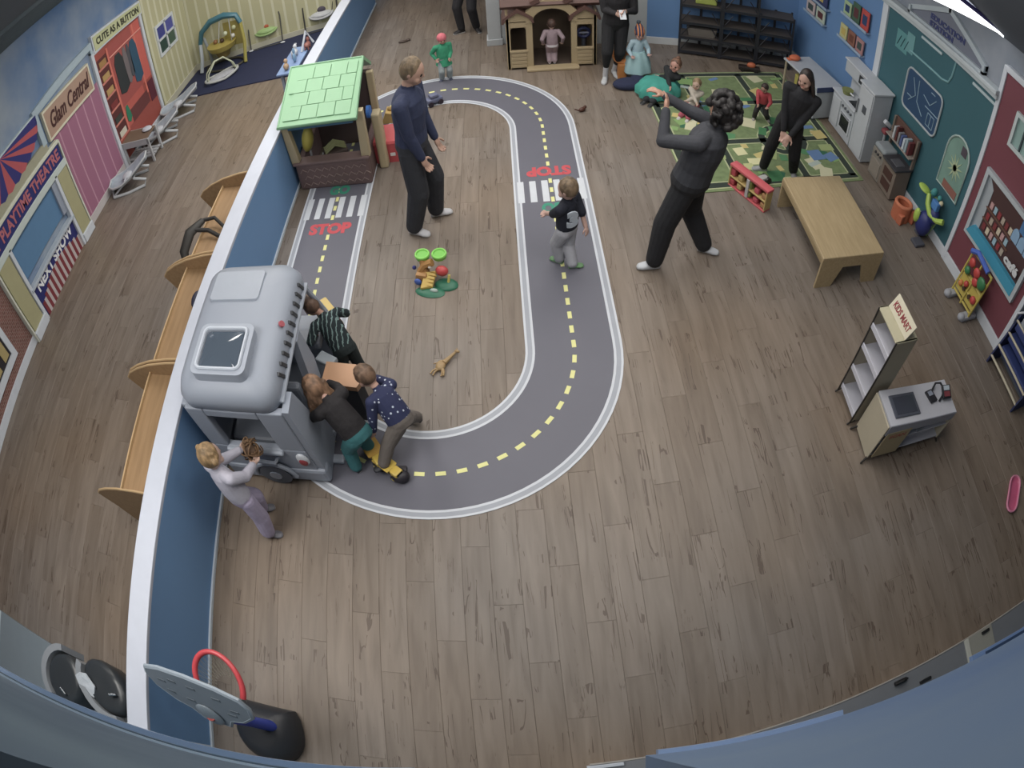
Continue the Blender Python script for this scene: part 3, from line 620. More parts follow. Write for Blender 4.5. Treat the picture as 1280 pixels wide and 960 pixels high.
# side walls: lower panels, slanted pillars
child('left_wall', B().box((-2.40, 2.05, .03), (-2.35, 3.2, .5), .015).box((-2.40, 2.05, .5), (-2.34, 2.25, .92), .015).box((-2.40, 2.95, .5), (-2.34, 3.2, .92), .015).box((-2.40, 2.5, .5), (-2.34, 2.62, .92), .01), GV, van)
side = B().prism([(2.03, .03), (2.46, .03), (2.42, .28), (2.30, .5), (2.20, .93), (2.03, .93)], (-1.56, 0, 0), (0, 1, 0), (0, 0, 1), (1, 0, 0), .05)
child('side_panel', side, GV, van)
child('sill', B().box((-1.62, 2.40, .03), (-1.5, 3.25, .12), .02).box((-1.56, 2.18, .0), (-1.42, 2.26, .04), .018), GVL, van)
child('centre_pillar', B().prism([(2.72, .93), (2.62, .93), (2.56, .60), (2.50, .42), (2.72, .42), (2.76, .6)], (-1.60, 0, 0), (0, 1, 0), (0, 0, 1), (1, 0, 0), .06), GV, van)
child('seat_back', B().box((-2.30, 2.50, .12), (-1.64, 2.58, .55), .03), GVD, van)
child('seat', B().box((-2.30, 2.2, .12), (-1.64, 2.55, .28), .03), GVD, van)
child('floor_pan', B().box((-2.36, 2.05, .04), (-1.56, 3.25, .07)), GVD, van)
child('front_pillar', B().tube([(-1.60, 3.16, .93), (-1.54, 3.20, .70), (-1.50, 3.24, .44)], [.022, .02, .03], 8), GV, van, smooth=True)
child('front_pillar', B().tube([(-2.34, 3.16, .93), (-2.36, 3.24, .44)], [.022, .03], 8), GV, van, smooth=True)
child('front_body', B().box((-2.38, 3.12, .03), (-1.52, 3.36, .42), .05), GV, van, smooth=True)
child('dashboard', B().box((-2.32, 3.0, .38), (-1.58, 3.16, .46), .02), GVD, van)
child('steering_wheel', B().tube([(-2.15 + .09 * math.cos(a), 2.95, .5 + .09 * math.sin(a)) for a in [k * 2 * PI / 16 for k in range(16)]], .012, 6, True), DRK, van, smooth=True)
# play counter that folds out of the van side
ct = thing('toy_counter', 'tan topped play counter folded out at the open side of the grey van', 'counter', (-1.35, 2.68, 0))
child('counter_top', B().prism([(-1.50, 2.60), (-1.22, 2.56), (-1.17, 2.66), (-1.24, 2.77), (-1.48, 2.80)], (0, 0, .44), (1, 0, 0), (0, 1, 0), (0, 0, 1), .05), M('#b98a63', .5), ct)
child('counter_body', B().prism([(-1.48, 2.62), (-1.24, 2.59), (-1.20, 2.66), (-1.26, 2.74), (-1.46, 2.76)], (0, 0, 0), (1, 0, 0), (0, 1, 0), (0, 0, 1), .44), M('#3b3c42', .6), ct)
child('grey_bracket', B().box((-1.58, 2.80, .42), (-1.42, 2.90, .47), .012, rot=Euler((0, 0, -.5))), M('#8e979f'), ct)

# ================================================================ GREEN-ROOFED PLAYHOUSE
GR = M('#7aab81', .5, noise=.04); TAN = M('#b3a37e', .55); BRN = M('#6b5553', .6, noise=.1, bump=.3, scale=14)
gh = thing('green_roof_playhouse', 'small plastic playhouse with mint green roof and brown stone print base', 'playhouse', (-1.98, 6.05, 0))
child('base_wall', B().box((-2.42, 5.63, 0), (-1.55, 5.72, .34), .025).box((-2.42, 5.72, 0), (-2.34, 6.55, .34), .02).box((-1.63, 5.72, 0), (-1.55, 6.55, .34), .02), BRN, gh)
child('back_wall', B().box((-2.42, 6.5, 0), (-1.55, 6.58, .95), .02), M('#4d3f3d'), gh)
child('ledge', B().box((-2.44, 5.61, .33), (-1.53, 5.76, .365), .012), M('#745e5b'), gh)
for k in range(9):
    for j in range(3):
        x = -2.37 + k * .088 + (j % 2) * .04; z = .05 + j * .09
        child('stone_joint', B().tube([(x, 5.626, z), (x + .035, 5.624, z + .045), (x + .08, 5.626, z + .01)], .005, 5), M('#8d7870'), gh)
for x, dx in ((-2.40, .03), (-1.57, -.03)):
    child('corner_post', B().loft([rbox(x - .05, x + .05, 5.64, 5.74, .01, .35), rbox(x - .04 - dx, x + .04 - dx, 5.60, 5.68, .01, .93)]), TAN, gh)
    child('corner_post', B().box((x - .04, 6.46, .34), (x + .04, 6.54, .95), .01), TAN, gh)
E0, E1 = Vector((0, 5.50, .885)), Vector((0, 6.36, 1.17)); sd = (E1 - E0); sl = sd.length; sd.normalize(); nrm = Vector((1, 0, 0)).cross(sd)
rf = child('roof', B().prism([(-2.44, 0), (-1.55, 0), (-1.58, sl), (-2.46, sl)], E0, (1, 0, 0), sd, nrm, .04).prism([(-2.46, 0), (-1.58, 0), (-1.6, .5), (-2.44, .5)], E1, (1, 0, 0), Vector((0, .83, -.55)), Vector((0, .55, .83)), .04), GR, gh)
child('roof_trim', B().tube([E0 + Vector((-2.44, 0, 0)) + nrm * .03, E0 + Vector((-1.55, 0, 0)) + nrm * .03, E1 + Vector((-1.58, 0, 0)) + nrm * .03, E1 + Vector((-2.46, 0, 0)) + nrm * .03], .022, 6, True), M('#74a47c', .5), gh)
for j in range(4):
    w_ = .78 / 4; 
    for k in range(4 if j % 2 else 5):
        x0 = -2.39 + (k * .2 if not j % 2 else k * .2 + .0) + (0 if j % 2 == 0 else .06)
        x1 = min(x0 + .19, -1.62); p0 = .07 + j * (sl - .12) / 4
        if x1 - x0 < .05: continue
        child('shingle', B().prism([(x0, p0), (x1, p0), (x1, p0 + .19), (x0, p0 + .19)], E0 + nrm * .04, (1, 0, 0), sd, nrm + sd * -.0, .010 if (j + k) % 2 else .013), GR, gh)
child('eave_board', B().box((-2.38, 5.60, .80), (-1.62, 5.63, .9), .008), M('#3f6f8c'), gh)
child('side_disc', B().cone((-1.54, 5.95, .72), (-1.50, 5.95, .72), .07, n=16), M('#2f6fc0'), gh)
child('roof_bracket', B().box((-1.50, 5.9, .0), (-1.40, 6.05, .7), .02), TAN, gh)
def blob(name, label, cat, loc, r, col, rot=None, n=12):
    return tag(obj(name, B().sph((0, 0, 0), r, n, rot=rot), M(col, .5), None, True, loc=loc), label, cat)
sc_ = thing('yellow_scoop', 'yellow oval plastic scoop seat hanging inside green roofed playhouse', 'toy', (-2.27, 5.86, .42))
obj('bowl', B().sph((0, 0, .1), (.07, .10, .18), 14, rot=Euler((.2, .25, 0))), M('#b9ae3d', .4), sc_, True); obj('stem', B().cone((0, 0, -.15), (0, 0, .0), .015), M('#8d8d90'), sc_)
ov = thing('olive_toy_rack', 'olive green wire toy lying inside green roofed playhouse', 'toy', (-1.98, 5.9, .36), .4)
for k in range(4): obj('bar', B().tube([(-.12, -.06 + k * .04, -.02), (0, -.06 + k * .04, .05), (.12, -.06 + k * .04, -.02)], .014, 6), M('#7d8050'), ov, True)
obj('tray', B().box((-.14, -.1, -.36), (.14, .1, -.02), .02), M('#4a3d38'), ov)
rb_ = thing('red_toy_bin', 'coral red plastic bin with white label beside green roofed playhouse', 'bin', (-1.41, 6.18, 0), .03)
obj('body', B().loft([rbox(-.16, .16, -.17, .17, .03, 0), rbox(-.18, .18, -.19, .19, .03, .26)]), M('#c44850', .45), rb_, True); obj('lid', B().loft([rbox(-.19, .19, -.2, .2, .03, .26), rbox(-.18, .18, -.19, .19, .04, .29)]), M('#cf4d52', .4), rb_, True)
obj('label_plate', B().box((.03, -.197, .1), (.09, -.19, .14), .002), M('#d7d2d2'), rb_)
yb = thing('yellow_toy_cushion', 'small yellow brown toy on road mat between playhouse and man', 'toy', (-1.5, 6.98, 0))
obj('wedge', B().prism([(-.12, 0), (.12, 0), (.04, .13), (-.05, .15)], (0, -.1, .004), (1, 0, 0), (0, 0, 1), (0, 1, 0), .18), M('#b3924a'), yb); obj('knob', B().sph((0, 0, .15), .04), M('#9c7b35'), yb, True)
pt_ = thing('purple_toy_car', 'small lilac and black toy car on the far bend of road mat', 'toy', (-.97, 7.27, 0), .5)
obj('body', B().box((-.11, -.06, .035), (.11, .06, .1), .02).box((-.06, -.05, .1), (.06, .05, .15), .02), M('#5f6480'), pt_, True)
for x in (-.07, .07):
    for y in (-.06, .06): obj('wheel', B().cone((x, y - .012, .039), (x, y + .012, .039), .035), M('#2b2230'), pt_)

# ================================================================ BEIGE COTTAGE PLAYHOUSE
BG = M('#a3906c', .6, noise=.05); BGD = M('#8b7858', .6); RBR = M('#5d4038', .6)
bh = thing('beige_cottage_playhouse', 'beige plastic cottage playhouse with brown gables and arched doorway', 'playhouse', (.62, 8.3, 0))
Y0 = 8.06
def fbox(x0, x1, z0, z1, d=.07, y=Y0, bev=.008): child('front_panel', B().box((x0, y, z0), (x1, y + d, z1), bev), BG, bh)
for a, c in ((.0, .06), (.27, .36), (.88, .96), (1.17, 1.23)): fbox(a, c, 0, .74)
for a, c in ((.05, .28), (.95, 1.18)): fbox(a, c, 0, .26); fbox(a, c, .64, .74)
for a, c in ((.05, .28), (.95, 1.18)):
    for k in range(4): child('siding_board', B().box((a + .01, Y0 - .012, .03 + k * .057), (c - .01, Y0 + .01, .078 + k * .057), .006), BG, bh)
    child('window_sill', B().box((a - .01, Y0 - .02, .265), (c + .01, Y0 + .02, .30), .006), BG, bh)
    child('window_arch', B().tube([((a + c) / 2 + (c - a) / 2 * math.cos(t), Y0 + .02, .60 + .07 * math.sin(t)) for t in [PI * k / 8 for k in range(9)]], .014, 6), BGD, bh)
    g0 = (a + c) / 2
    child('gable', B().prism([(g0 - .18, .72), (g0 + .18, .72), (g0 + .13, .82), (g0, .90), (g0 - .13, .82)], (0, Y0, 0), (1, 0, 0), (0, 0, 1), (0, 1, 0), .08), BG, bh)
    child('gable_roof', B().prism([(g0 - .22, .72), (g0 - .2, .80), (g0, .94), (g0 + .2, .80), (g0 + .22, .72), (g0 + .19, .72), (g0 + .15, .79), (g0, .88), (g0 - .15, .79), (g0 - .19, .72)], (0, Y0 - .04, 0), (1, 0, 0), (0, 0, 1), (0, 1, 0), .4), RBR, bh)
da = [(.36, .7)] + [(.62 + .26 * math.cos(t), .72 + .19 * math.sin(t)) for t in [PI - PI * k / 12 for k in range(13)]] + [(.88, .7)]
child('door_arch', B().prism(da + [(.96, .7), (.96, .86), (.80, 1.02), (.62, 1.06), (.44, 1.02), (.27, .86), (.27, .7)], (0, Y0 - .01, 0), (1, 0, 0), (0, 0, 1), (0, 1, 0), .09), BG, bh)
child('door_step', B().box((.26, Y0 - .12, 0), (.98, Y0 + .03, .04), .012), BG, bh)
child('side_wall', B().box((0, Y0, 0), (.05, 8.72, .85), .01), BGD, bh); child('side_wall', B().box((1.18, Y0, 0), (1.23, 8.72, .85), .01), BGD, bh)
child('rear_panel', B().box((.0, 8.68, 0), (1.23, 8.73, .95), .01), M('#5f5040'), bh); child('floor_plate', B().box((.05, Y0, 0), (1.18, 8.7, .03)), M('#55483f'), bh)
child('main_roof', B().prism([(8.02, .98), (8.40, 1.42), (8.8, .98), (8.74, .92), (8.40, 1.32), (8.08, .92)], (-.06, 0, 0), (0, 1, 0), (0, 0, 1), (1, 0, 0), 1.35), RBR, bh)
for x in (.40, .84): child('roof_bracket', B().prism([(x - .07, 1.03), (x + .05, 1.09), (x + .07, 1.03), (x - .03, .98)], (0, Y0 - .05, 0), (1, 0, 0), (0, 0, 1), (0, 1, 0), .06), RBR, bh)
tb = thing('blue_play_steering_wheel', 'dark blue toy wheel behind the window of beige playhouse', 'toy', (1.08, 8.3, 0))
obj('wheel', B().tube([(.08 * math.cos(a), 0, .42 + .07 * math.sin(a)) for a in [k * 2 * PI / 14 for k in range(14)]], .025, 6, True), M('#27305e'), tb, True); obj('post', B().cone((0, .02, 0.03), (0, .02, .42), .03), M('#3c3f49'), tb)
obj('spoke', B().box((-.07, -.02, .41), (.07, .0, .43)), M('#8f97b0'), tb)
# ================================================================ LOW WOODEN BENCH TABLE
BW = wood_material('birch_top', '#9f8a62', '#ae9870', 1, 10)
bt = thing('low_wooden_table', 'low pale birch play table with cut-out panel legs', 'table', (2.97, 4.13, 0), -.035)
obj('top', B().box((-.35, -.60, .335), (.35, .60, .365), .008), BW, bt)
for y in (-.60, .575):
    obj('leg_panel', B().prism([(-.35, 0), (-.17, 0), (-.10, .235), (.12, .235), (.19, 0), (.35, 0), (.35, .34), (-.35, .34)], (0, y, 0), (1, 0, 0), (0, 0, 1), (0, 1, 0), .025), BW, bt)
for q_ in (-.35, .325): obj('rail', B().box((q_, -.58, .28), (q_ + .025, .58, .335), .004), M('#94805a'), bt)

# ================================================================ TOY SHOP STAND
WH = M('#b9bac6', .45); PLY = M('#8d8069', .55); BLK = M('#26221f', .5)
ms = thing('toy_market_shelf', 'tall white toy market shelf with cream header sign and black feet', 'shelf', (2.49, 2.21, 0), -.02)
for y in (-.175, .165): obj('side_panel', B().prism([(-.09, .04), (.10, .04), (.12, 1.0), (-.08, 1.0)], (0, y, 0), (1, 0, 0), (0, 0, 1), (0, 1, 0), .012), M('#a49a83'), ms)
for y in (-.18, .16): obj('edge_band', B().tube([(-.095, y + .008, .02), (-.085, y + .008, 1.0)], .008, 5), BLK, ms)
for k, z in enumerate((.08, .33, .58, .80)):
    obj('shelf', B().box((-.085, -.17, z), (.10, .17, z + .014), .002), WH, ms); obj('shelf_lip', B().box((-.09, -.17, z), (-.08, .17, z + .05), .002), WH, ms)
obj('back_panel', B().box((.09, -.17, .08), (.10, .17, .98), .001), WH, ms)
obj('top', B().box((-.085, -.178, .985), (.12, .178, 1.0), .003), M('#b3ad8f'), ms)
for y in (-.17, .17):
    obj('foot', B().cone((-.05, y, .05), (-.115, y, .008), .011, .007), BLK, ms); obj('foot', B().cone((.06, y, .05), (.12, y, .008), .011, .007), BLK, ms)
sg = obj('header_sign', B().box((-.006, -.165, 0), (.006, .165, .13), .004), M('#c3bca4'), ms, loc=(.0, 0, 1.0), rot=(0, .45, 0))
text('lettering', 'KIDS MART', .07, M('#8b3038'), sg, (-.0075, 0, .062), (0, -1, 0), (0, 0, 1), .001, .002, .27)
mc = thing('toy_checkout_counter', 'white toy checkout counter with dark screen and card reader', 'counter', (2.80, 1.80, 0), -.055)
obj('counter_top', B().prism([(-.36, .47), (.36, .40), (.36, .435), (-.36, .505)], (0, -.16, 0), (1, 0, 0), (0, 0, 1), (0, 1, 0), .33), M('#b4b6c0', .4), mc)
obj('front_fascia', B().prism([(-.36, .38), (.36, .34), (.36, .43), (-.36, .50)], (0, -.165, 0), (1, 0, 0), (0, 0, 1), (0, 1, 0), .012), M('#9a9ca8'), mc)
obj('side_panel', B().box((-.38, -.16, .04), (-.365, .17, .49), .003), M('#a9a08a'), mc); obj('side_panel', B().box((.35, -.16, .04), (.365, .17, .42), .003), M('#a9a08a'), mc)
for z in (.07, .25): obj('shelf', B().box((-.36, -.15, z), (.35, .16, z + .014), .002), WH, mc)
obj('panel_sheet', B().box((-.34, -.168, .06), (-.10, -.156, .40), .002), M('#ab9a75'), mc)
text('lettering', 'SCAN', .06, M('#a8604c'), mc, (-.22, -.170, .34), (1, 0, 0), (0, 0, 1), .001, .002, .16)
obj('grey_tag', B().prism([(-.05, 0), (.05, 0), (0, -.06)], (.03, -.15, .32), (1, 0, 0), (0, 0, 1), (0, 1, 0), .004), M('#76808a'), mc)
tl = math.atan2(-.07, .72)
s1 = obj('screen', B().box((-.13, -.105, 0), (.13, .105, .012), .004), M('#4a4f5c', .3), mc, loc=(-.17, .0, .488), rot=(0, -tl, 0)); obj('display', B().box((-.105, -.08, .012), (.105, .08, .014)), M('#3a404d', .15), s1)
s2 = obj('card_reader', B().box((-.04, -.06, 0), (.04, .06, .018), .005), M('#23252b', .35), mc, loc=(.13, .03, .46), rot=(0, -tl, .2)); obj('reader_display', B().box((-.025, 0, .018), (.025, .045, .02)), M('#8790a0', .2), s2)
s3 = obj('scanner', B().box((-.045, -.06, .03), (.045, .06, .05), .006).box((-.012, -.03, 0), (.012, .03, .04)), M('#1e2026', .4), mc, loc=(.29, .03, .445), rot=(.2, 0, -.15)); obj('key_panel', B().box((-.03, -.045, .05), (.03, .0, .052)), M('#7a3038'), s3); obj('key_panel', B().box((-.03, .01, .05), (.03, .05, .052)), M('#a4b0bb'), s3)
obj('scanner_cord', B().tube([(.15, .07, .47), (.2, .12, .50), (.25, .11, .50), (.28, .05, .48), (.24, .0, .47), (.2, -.03, .46)], .010, 6), M('#1e2026'), mc, True)
for x, y in ((-.37, -.15), (.35, -.15), (.35, .15), (-.37, .15)): obj('foot', B().cone((x, y, .06), (x + (.03 if x > 0 else -.05), y - .02 * (1 if y < 0 else -1), .008), .012, .008), BLK, mc)

# ================================================================ NAVY STORAGE RACK AT THE RIGHT WALL
nr = thing('navy_toy_rack', 'navy toy bin rack with pale dowels at the grey wall', 'storage rack', (4.28, 1.9, 0))
for y in (-.33, .31): obj('side_panel', B().prism([(-.02 - .06, 0), (.14, 0), (.14, .62), (.04, .62), (-.08, .1)], (0, y, 0), (1, 0, 0), (0, 0, 1), (0, 1, 0), .02), M('#27315c'), nr)
for x, z in ((-.07, .10), (-.05, .24), (.0, .40), (.03, .55)): obj('dowel', B().cone((x, -.32, z), (x, .32, z), .013), M('#b3ab93'), nr, True)
for k, z in enumerate((.17, .33, .47)): obj('bin', B().box((-.02 + .015 * k, -.29, z), (.12, .29, z + .08), .015), M('#2c3c74'), nr)
obj('white_clip', B().tube([(-.03, .33, .54), (.02, .36, .6), (.06, .30, .66)], .012, 6), M('#b9bec6'), nr, True)
gb = tag(obj('grey_storage_bin', B().box((-.10, -.24, 0), (.10, .24, .13), .03), M('#8c939b'), None, True, loc=(4.31, 1.88, .625)), 'grey plastic bin on top of the navy toy rack', 'bin')

# ================================================================ YELLOW BUSY TOY, LIME WALKER, ORANGE SEAT
yt = thing('yellow_activity_walker', 'yellow and red activity walker with grey feet by the red wall', 'toy', (4.25, 2.97, 0))
YL = M('#b9a63c', .45); RD = M('#c23a35', .45); GNN = M('#2f7a4a', .45); BLU = M('#3e62c0', .45)
for y in (-.17, .17): obj('base_foot', B().box((-.14, y - .05, 0), (.10, y + .05, .06), .02).sph((-.12, y, .04), (.05, .05, .04)), M('#9da1aa'), yt, True)
fr = B()
for y in (-.2, .0, .2): fr.tube([(-.04, y, .05), (.03, y, .55)], .014, 6)
for z in (.08, .2, .32, .44, .55): fr.tube([(-.04 + .14 * z, -.2, z), (-.04 + .14 * z, .2, z)], .014, 6)
obj('frame', fr, YL, yt, True); obj('panel', B().box((-.01, -.19, .1), (.02, .19, .34), .01, rot=Euler((0, .14, 0))), YL, yt)
for y, z, m, r in ((.1, .5, RD, .05), (-.02, .47, RD, .055), (-.05, .38, RD, .05), (.12, .38, GNN, .045), (-.14, .44, GNN, .07), (-.14, .22, RD, .045), (.05, .26, RD, .035), (.13, .2, M('#c9772c'), .035)):
    obj('knob', B().sph((-.03, y, z), (.03, r, r), 10), m, yt, True)
obj('roof_arch', B().tube([(.0, .2, .56), (.0, .1, .62), (.0, -.02, .60), (.0, -.14, .58)], .028, 8), BLU, yt, True)
for y in (.05, -.07): obj('hole', B().cone((-.045, y, .2), (-.02, y, .2), .025, n=10), M('#4c3a26'), yt)
lt = thing('lime_activity_toy', 'lime green and navy activity toy with curved arms by teal wall', 'toy', (4.24, 4.0, 0))
LM = M('#a3c23a', .45); NV = M('#252f6e', .5)
obj('base', B().box((-.16, -.14, 0), (-.02, .0, .04), .01).box((-.02, .02, 0), (.12, .14, .04), .01), M('#4b4d58'), lt); obj('body', B().sph((-.02, .02, .2), (.09, .12, .15), 14).sph((.04, -.04, .34), (.07, .08, .1), 12), NV, lt, True)
obj('ring_arm', B().tube([(.0, .12, .52), (-.03, .06, .44), (-.02, -.02, .36), (.03, -.12, .34), (.07, -.2, .38)], [.03, .032, .03, .03, .035], 8), LM, lt, True)
obj('leaf', B().sph((-.02, .2, .53), (.07, .09, .025), 12, rot=Euler((.2, .1, .3))), LM, lt, True); obj('leaf', B().sph((-.1, .1, .26), (.035, .05, .09), 10), LM, lt, True)
obj('stem', B().tube([(.08, .0, .04), (.1, -.08, .3), (.08, .02, .5), (.02, .12, .56)], .016, 6), M('#8db46a'), lt, True); obj('screen', B().box((.0, -.08, .42), (.06, .04, .52), .01), M('#3f7cc0'), lt)
obj('bird', B().sph((.02, .06, .58), (.05, .04, .05), 10).sph((.06, -.02, .56), .03), M('#2f8a8c'), lt, True); obj('flower', B().sph((.07, -.06, .52), .03), M('#c9c09a'), lt, True)
os_ = thing('orange_play_bucket', 'orange plastic toy seat with round opening beside brown play kitchen', 'toy', (4.14, 4.38, 0), .3)
obj('ring', B().tube([(.09 * math.cos(a), .11 * math.sin(a), .19) for a in [k * 2 * PI / 16 for k in range(16)]], .022, 8, True), M('#c4704a', .45), os_, True)
obj('body', B().strip([(.075 * math.cos(a), .095 * math.sin(a)) for a in [k * 2 * PI / 16 for k in range(16)]], [(.11 * math.cos(a), .13 * math.sin(a)) for a in [k * 2 * PI / 16 for k in range(16)]], .0, .18, True), M('#b9633f', .45), os_, True)
obj('leg', B().box((.04, -.18, 0), (.1, -.1, .16), .01), M('#b9633f'), os_); obj('leg', B().box((-.13, -.12, 0), (-.06, -.04, .12), .01), M('#b9633f'), os_)
so = thing('pink_soap_dish', 'small pink kidney shaped dish lying alone on the floor', 'toy', (3.81, .76, 0), .95)
so.scale = (1.25, 1.25, 1.25)
def bean(s, z): return [((.155 * math.cos(a)) * s, (.072 + .018 * math.cos(2 * a) - .0) * math.sin(a) * s, z) for a in [k * 2 * PI / 20 for k in range(20)]]
obj('dish', B().loft([bean(.9, 0), bean(1, .02), bean(.92, .02), bean(.8, .008)]), M('#c4517c', .4), so, True); obj('rim', B().tube(bean(.97, .022), .008, 6, True), M('#dd86a6', .4), so, True)

# ================================================================ WHITE PLAY KITCHEN
WK = M('#aab0b8', .4); WKD = M('#8f959f', .45)
wkn = thing('white_play_kitchen', 'white toy kitchen with fridge, oven and hob by blue and teal corner', 'play kitchen', (4.22, 5.87, 0))
def kb(name, a, b_, m, bev=.006, par=None): return child(name, B().box(a, b_, bev), m, par or wkn)
kb('fridge_body', (4.08, 5.40, .02), (4.38, 5.74, .95), WK); kb('fridge_top', (4.06, 5.38, .95), (4.39, 5.76, .975), M('#bcc1c8', .4))
kb('fridge_door', (4.065, 5.415, .06), (4.08, 5.725, .93), M('#b0b5bd', .35)); kb('handle', (4.04, 5.69, .55), (4.06, 5.71, .74), M('#74777e', .3)); kb('ice_dispenser', (4.056, 5.50, .62), (4.068, 5.59, .72), M('#4a4e57'))
kb('cabinet', (4.08, 5.76, .02), (4.38, 6.36, .50), WK); kb('worktop', (4.06, 5.75, .50), (4.39, 6.38, .52), M('#bcc1c8', .35))
kb('oven_door', (4.066, 5.80, .12), (4.08, 6.08, .36), M('#b4b9c0')); kb('oven_glass', (4.06, 5.83, .15), (4.067, 6.05, .32), M('#202328', .2)); kb('oven_handle', (4.045, 5.83, .345), (4.06, 6.05, .357), M('#7d8087', .3))
for k in range(4):
    child('knob', B().cone((4.08, 5.83 + k * .075, .43), (4.055, 5.83 + k * .075, .43), .016), M('#5c6068'), wkn)
kb('side_cupboard', (4.066, 6.12, .08), (4.08, 6.33, .46), M('#b0b5bd')); kb('hob', (4.12, 5.80, .518), (4.32, 6.02, .526), M('#26292e', .2)); kb('splash_back', (4.34, 5.76, .52), (4.38, 6.36, .95), WK)
kb('upper_cupboard', (4.20, 5.76, .78), (4.38, 6.36, .95), WK); kb('upper_top', (4.18, 5.75, .95), (4.39, 6.38, .97), M('#bcc1c8')); kb('microwave_window', (4.19, 5.80, .81), (4.20, 5.98, .92), M('#2a2d33'))
kb('plinth', (4.10, 5.42, 0), (4.36, 6.34, .03), WKD)
yp = thing('toy_pan', 'olive yellow toy pan on the worktop of white play kitchen', 'toy', (4.2, 6.2, .52)); obj('bowl', B().cone((0, 0, 0), (0, 0, .06), .06, .085, 16), M('#7f8646'), yp, True); obj('handle', B().cone((0, -.08, .05), (0, -.18, .06), .012), M('#c7cbd0'), yp)
# brown kitchen
bk = thing('brown_play_kitchen', 'small brown and grey toy kitchen with book shelf against teal wall', 'play kitchen', (4.25, 4.95, 0))
TB = M('#75685d', .55); kb2 = lambda n_, a, b_, m, bev=.006: child(n_, B().box(a, b_, bev), m, bk)
kb2('cabinet', (4.12, 4.98, .02), (4.36, 5.24, .38), M('#7c766e')); kb2('grill_lid', (4.12, 4.98, .38), (4.34, 5.24, .45), M('#8a9298', .3), .03); kb2('cabinet', (4.12, 4.66, .02), (4.36, 4.98, .40), TB); kb2('worktop', (4.09, 4.65, .40), (4.37, 4.98, .425), M('#3c3b40', .4)); kb2('sink', (4.15, 4.72, .42), (4.29, 4.88, .435), M('#55565c', .3))
for z in (.08, .22): kb2('window_pane', (4.112, 4.72, z), (4.122, 4.92, z + .11), M('#4a2f28'))
for k in range(3): child('knob', B().cone((4.12, 5.04 + k * .06, .34), (4.10, 5.04 + k * .06, .34), .014), M('#3a3a3e'), bk)
kb2('drawer_front', (4.11, 5.0, .06), (4.122, 5.22, .26), M('#857c72'))
kb2('shelf_board', (4.25, 4.66, .56), (4.38, 5.24, .58), M('#8a8078')); kb2('shelf_back', (4.36, 4.66, .56), (4.39, 5.24, .80), M('#5d4038')); kb2('post', (4.33, 4.66, .42), (4.38, 4.69, .8), TB); kb2('post', (4.33, 5.21, .42), (4.38, 5.24, .8), TB); kb2('plinth', (4.14, 4.68, 0), (4.34, 5.22, .03), BLK)
for k, c in enumerate(['#6b2f33', '#8fa3ad', '#b9c3cd', '#4a5a8c', '#7d7f84', '#5c2b2b', '#a9aeb3']):
    tag(obj('toy_book', B().box((-.04, -.018, 0), (.04, .018, R.uniform(.12, .18)), .003), M(c), loc=(4.30, 4.74 + k * .058, .58)), ['maroon', 'pale grey-blue', 'pale blue', 'indigo', 'mid grey', 'dark brown', 'light grey'][k] + ' book standing on the shelf of brown play kitchen', 'book', 'books on brown play kitchen shelf')
th = thing('toy_hand_mixer', 'white and red toy appliance above the grill of brown play kitchen', 'toy', (4.30, 5.30, 0)); obj('stand', B().cone((0, 0, 0), (0, 0, .55), .02), M('#8d9298'), th); obj('arm', B().box((-.07, -.03, .6), (.08, .03, .66), .02, rot=Euler((0, .6, 0))), M('#b9bec6'), th, True); obj('base', B().box((-.05, -.05, .5), (.05, .05, .56), .02), M('#8c3c44'), th, True)
# white table + things
wt = thing('white_activity_table', 'white activity table against blue wall behind the standing woman', 'table', (3.98, 6.85, 0), .12)
obj('top', B().box((-.22, -.45, .46), (.24, .45, .49), .012), M('#a9aeb5', .4), wt); obj('end_cabinet', B().box((-.2, -.44, .02), (.22, -.2, .46), .01), M('#a4a9b0'), wt)
for x in (-.19, .2): obj('leg', B().cone((x, .4, 0), (x, .4, .46), .018), M('#9b8f78'), wt)
obj('yellow_bin', B().box((-.12, .05, .06), (.12, .25, .34), .02), M('#a49a3e'), wt); obj('leg', B().cone((-.19, .0, 0), (-.19, 0, .46), .018), M('#9b8f78'), wt)
obj('dark_tray', B().box((-.22, -.47, .43), (.22, -.455, .5), .004), M('#2d3c66'), wt)
ot = tag(obj('orange_toy_hat', B().sph((0, 0, .03), (.09, .07, .04), 12).box((-.12, -.04, 0), (.0, .04, .015), .005), M('#c9602f'), None, True, loc=(3.86, 7.2, .49)), 'orange toy at far end of the white table', 'toy')
dt = thing('dark_toy_truck', 'dark toy truck with orange load on floor in front of black shelves', 'toy', (3.42, 7.78, 0), -.3)
obj('chassis', B().box((-.16, -.05, .03), (.16, .05, .08), .01), M('#2b211f'), dt); obj('load', B().sph((.03, 0, .1), (.07, .045, .045)), M('#b3582c'), dt, True)
for x in (-.1, .1): obj('wheel', B().cone((x, -.055, .035), (x, .055, .035), .034), BLK, dt)
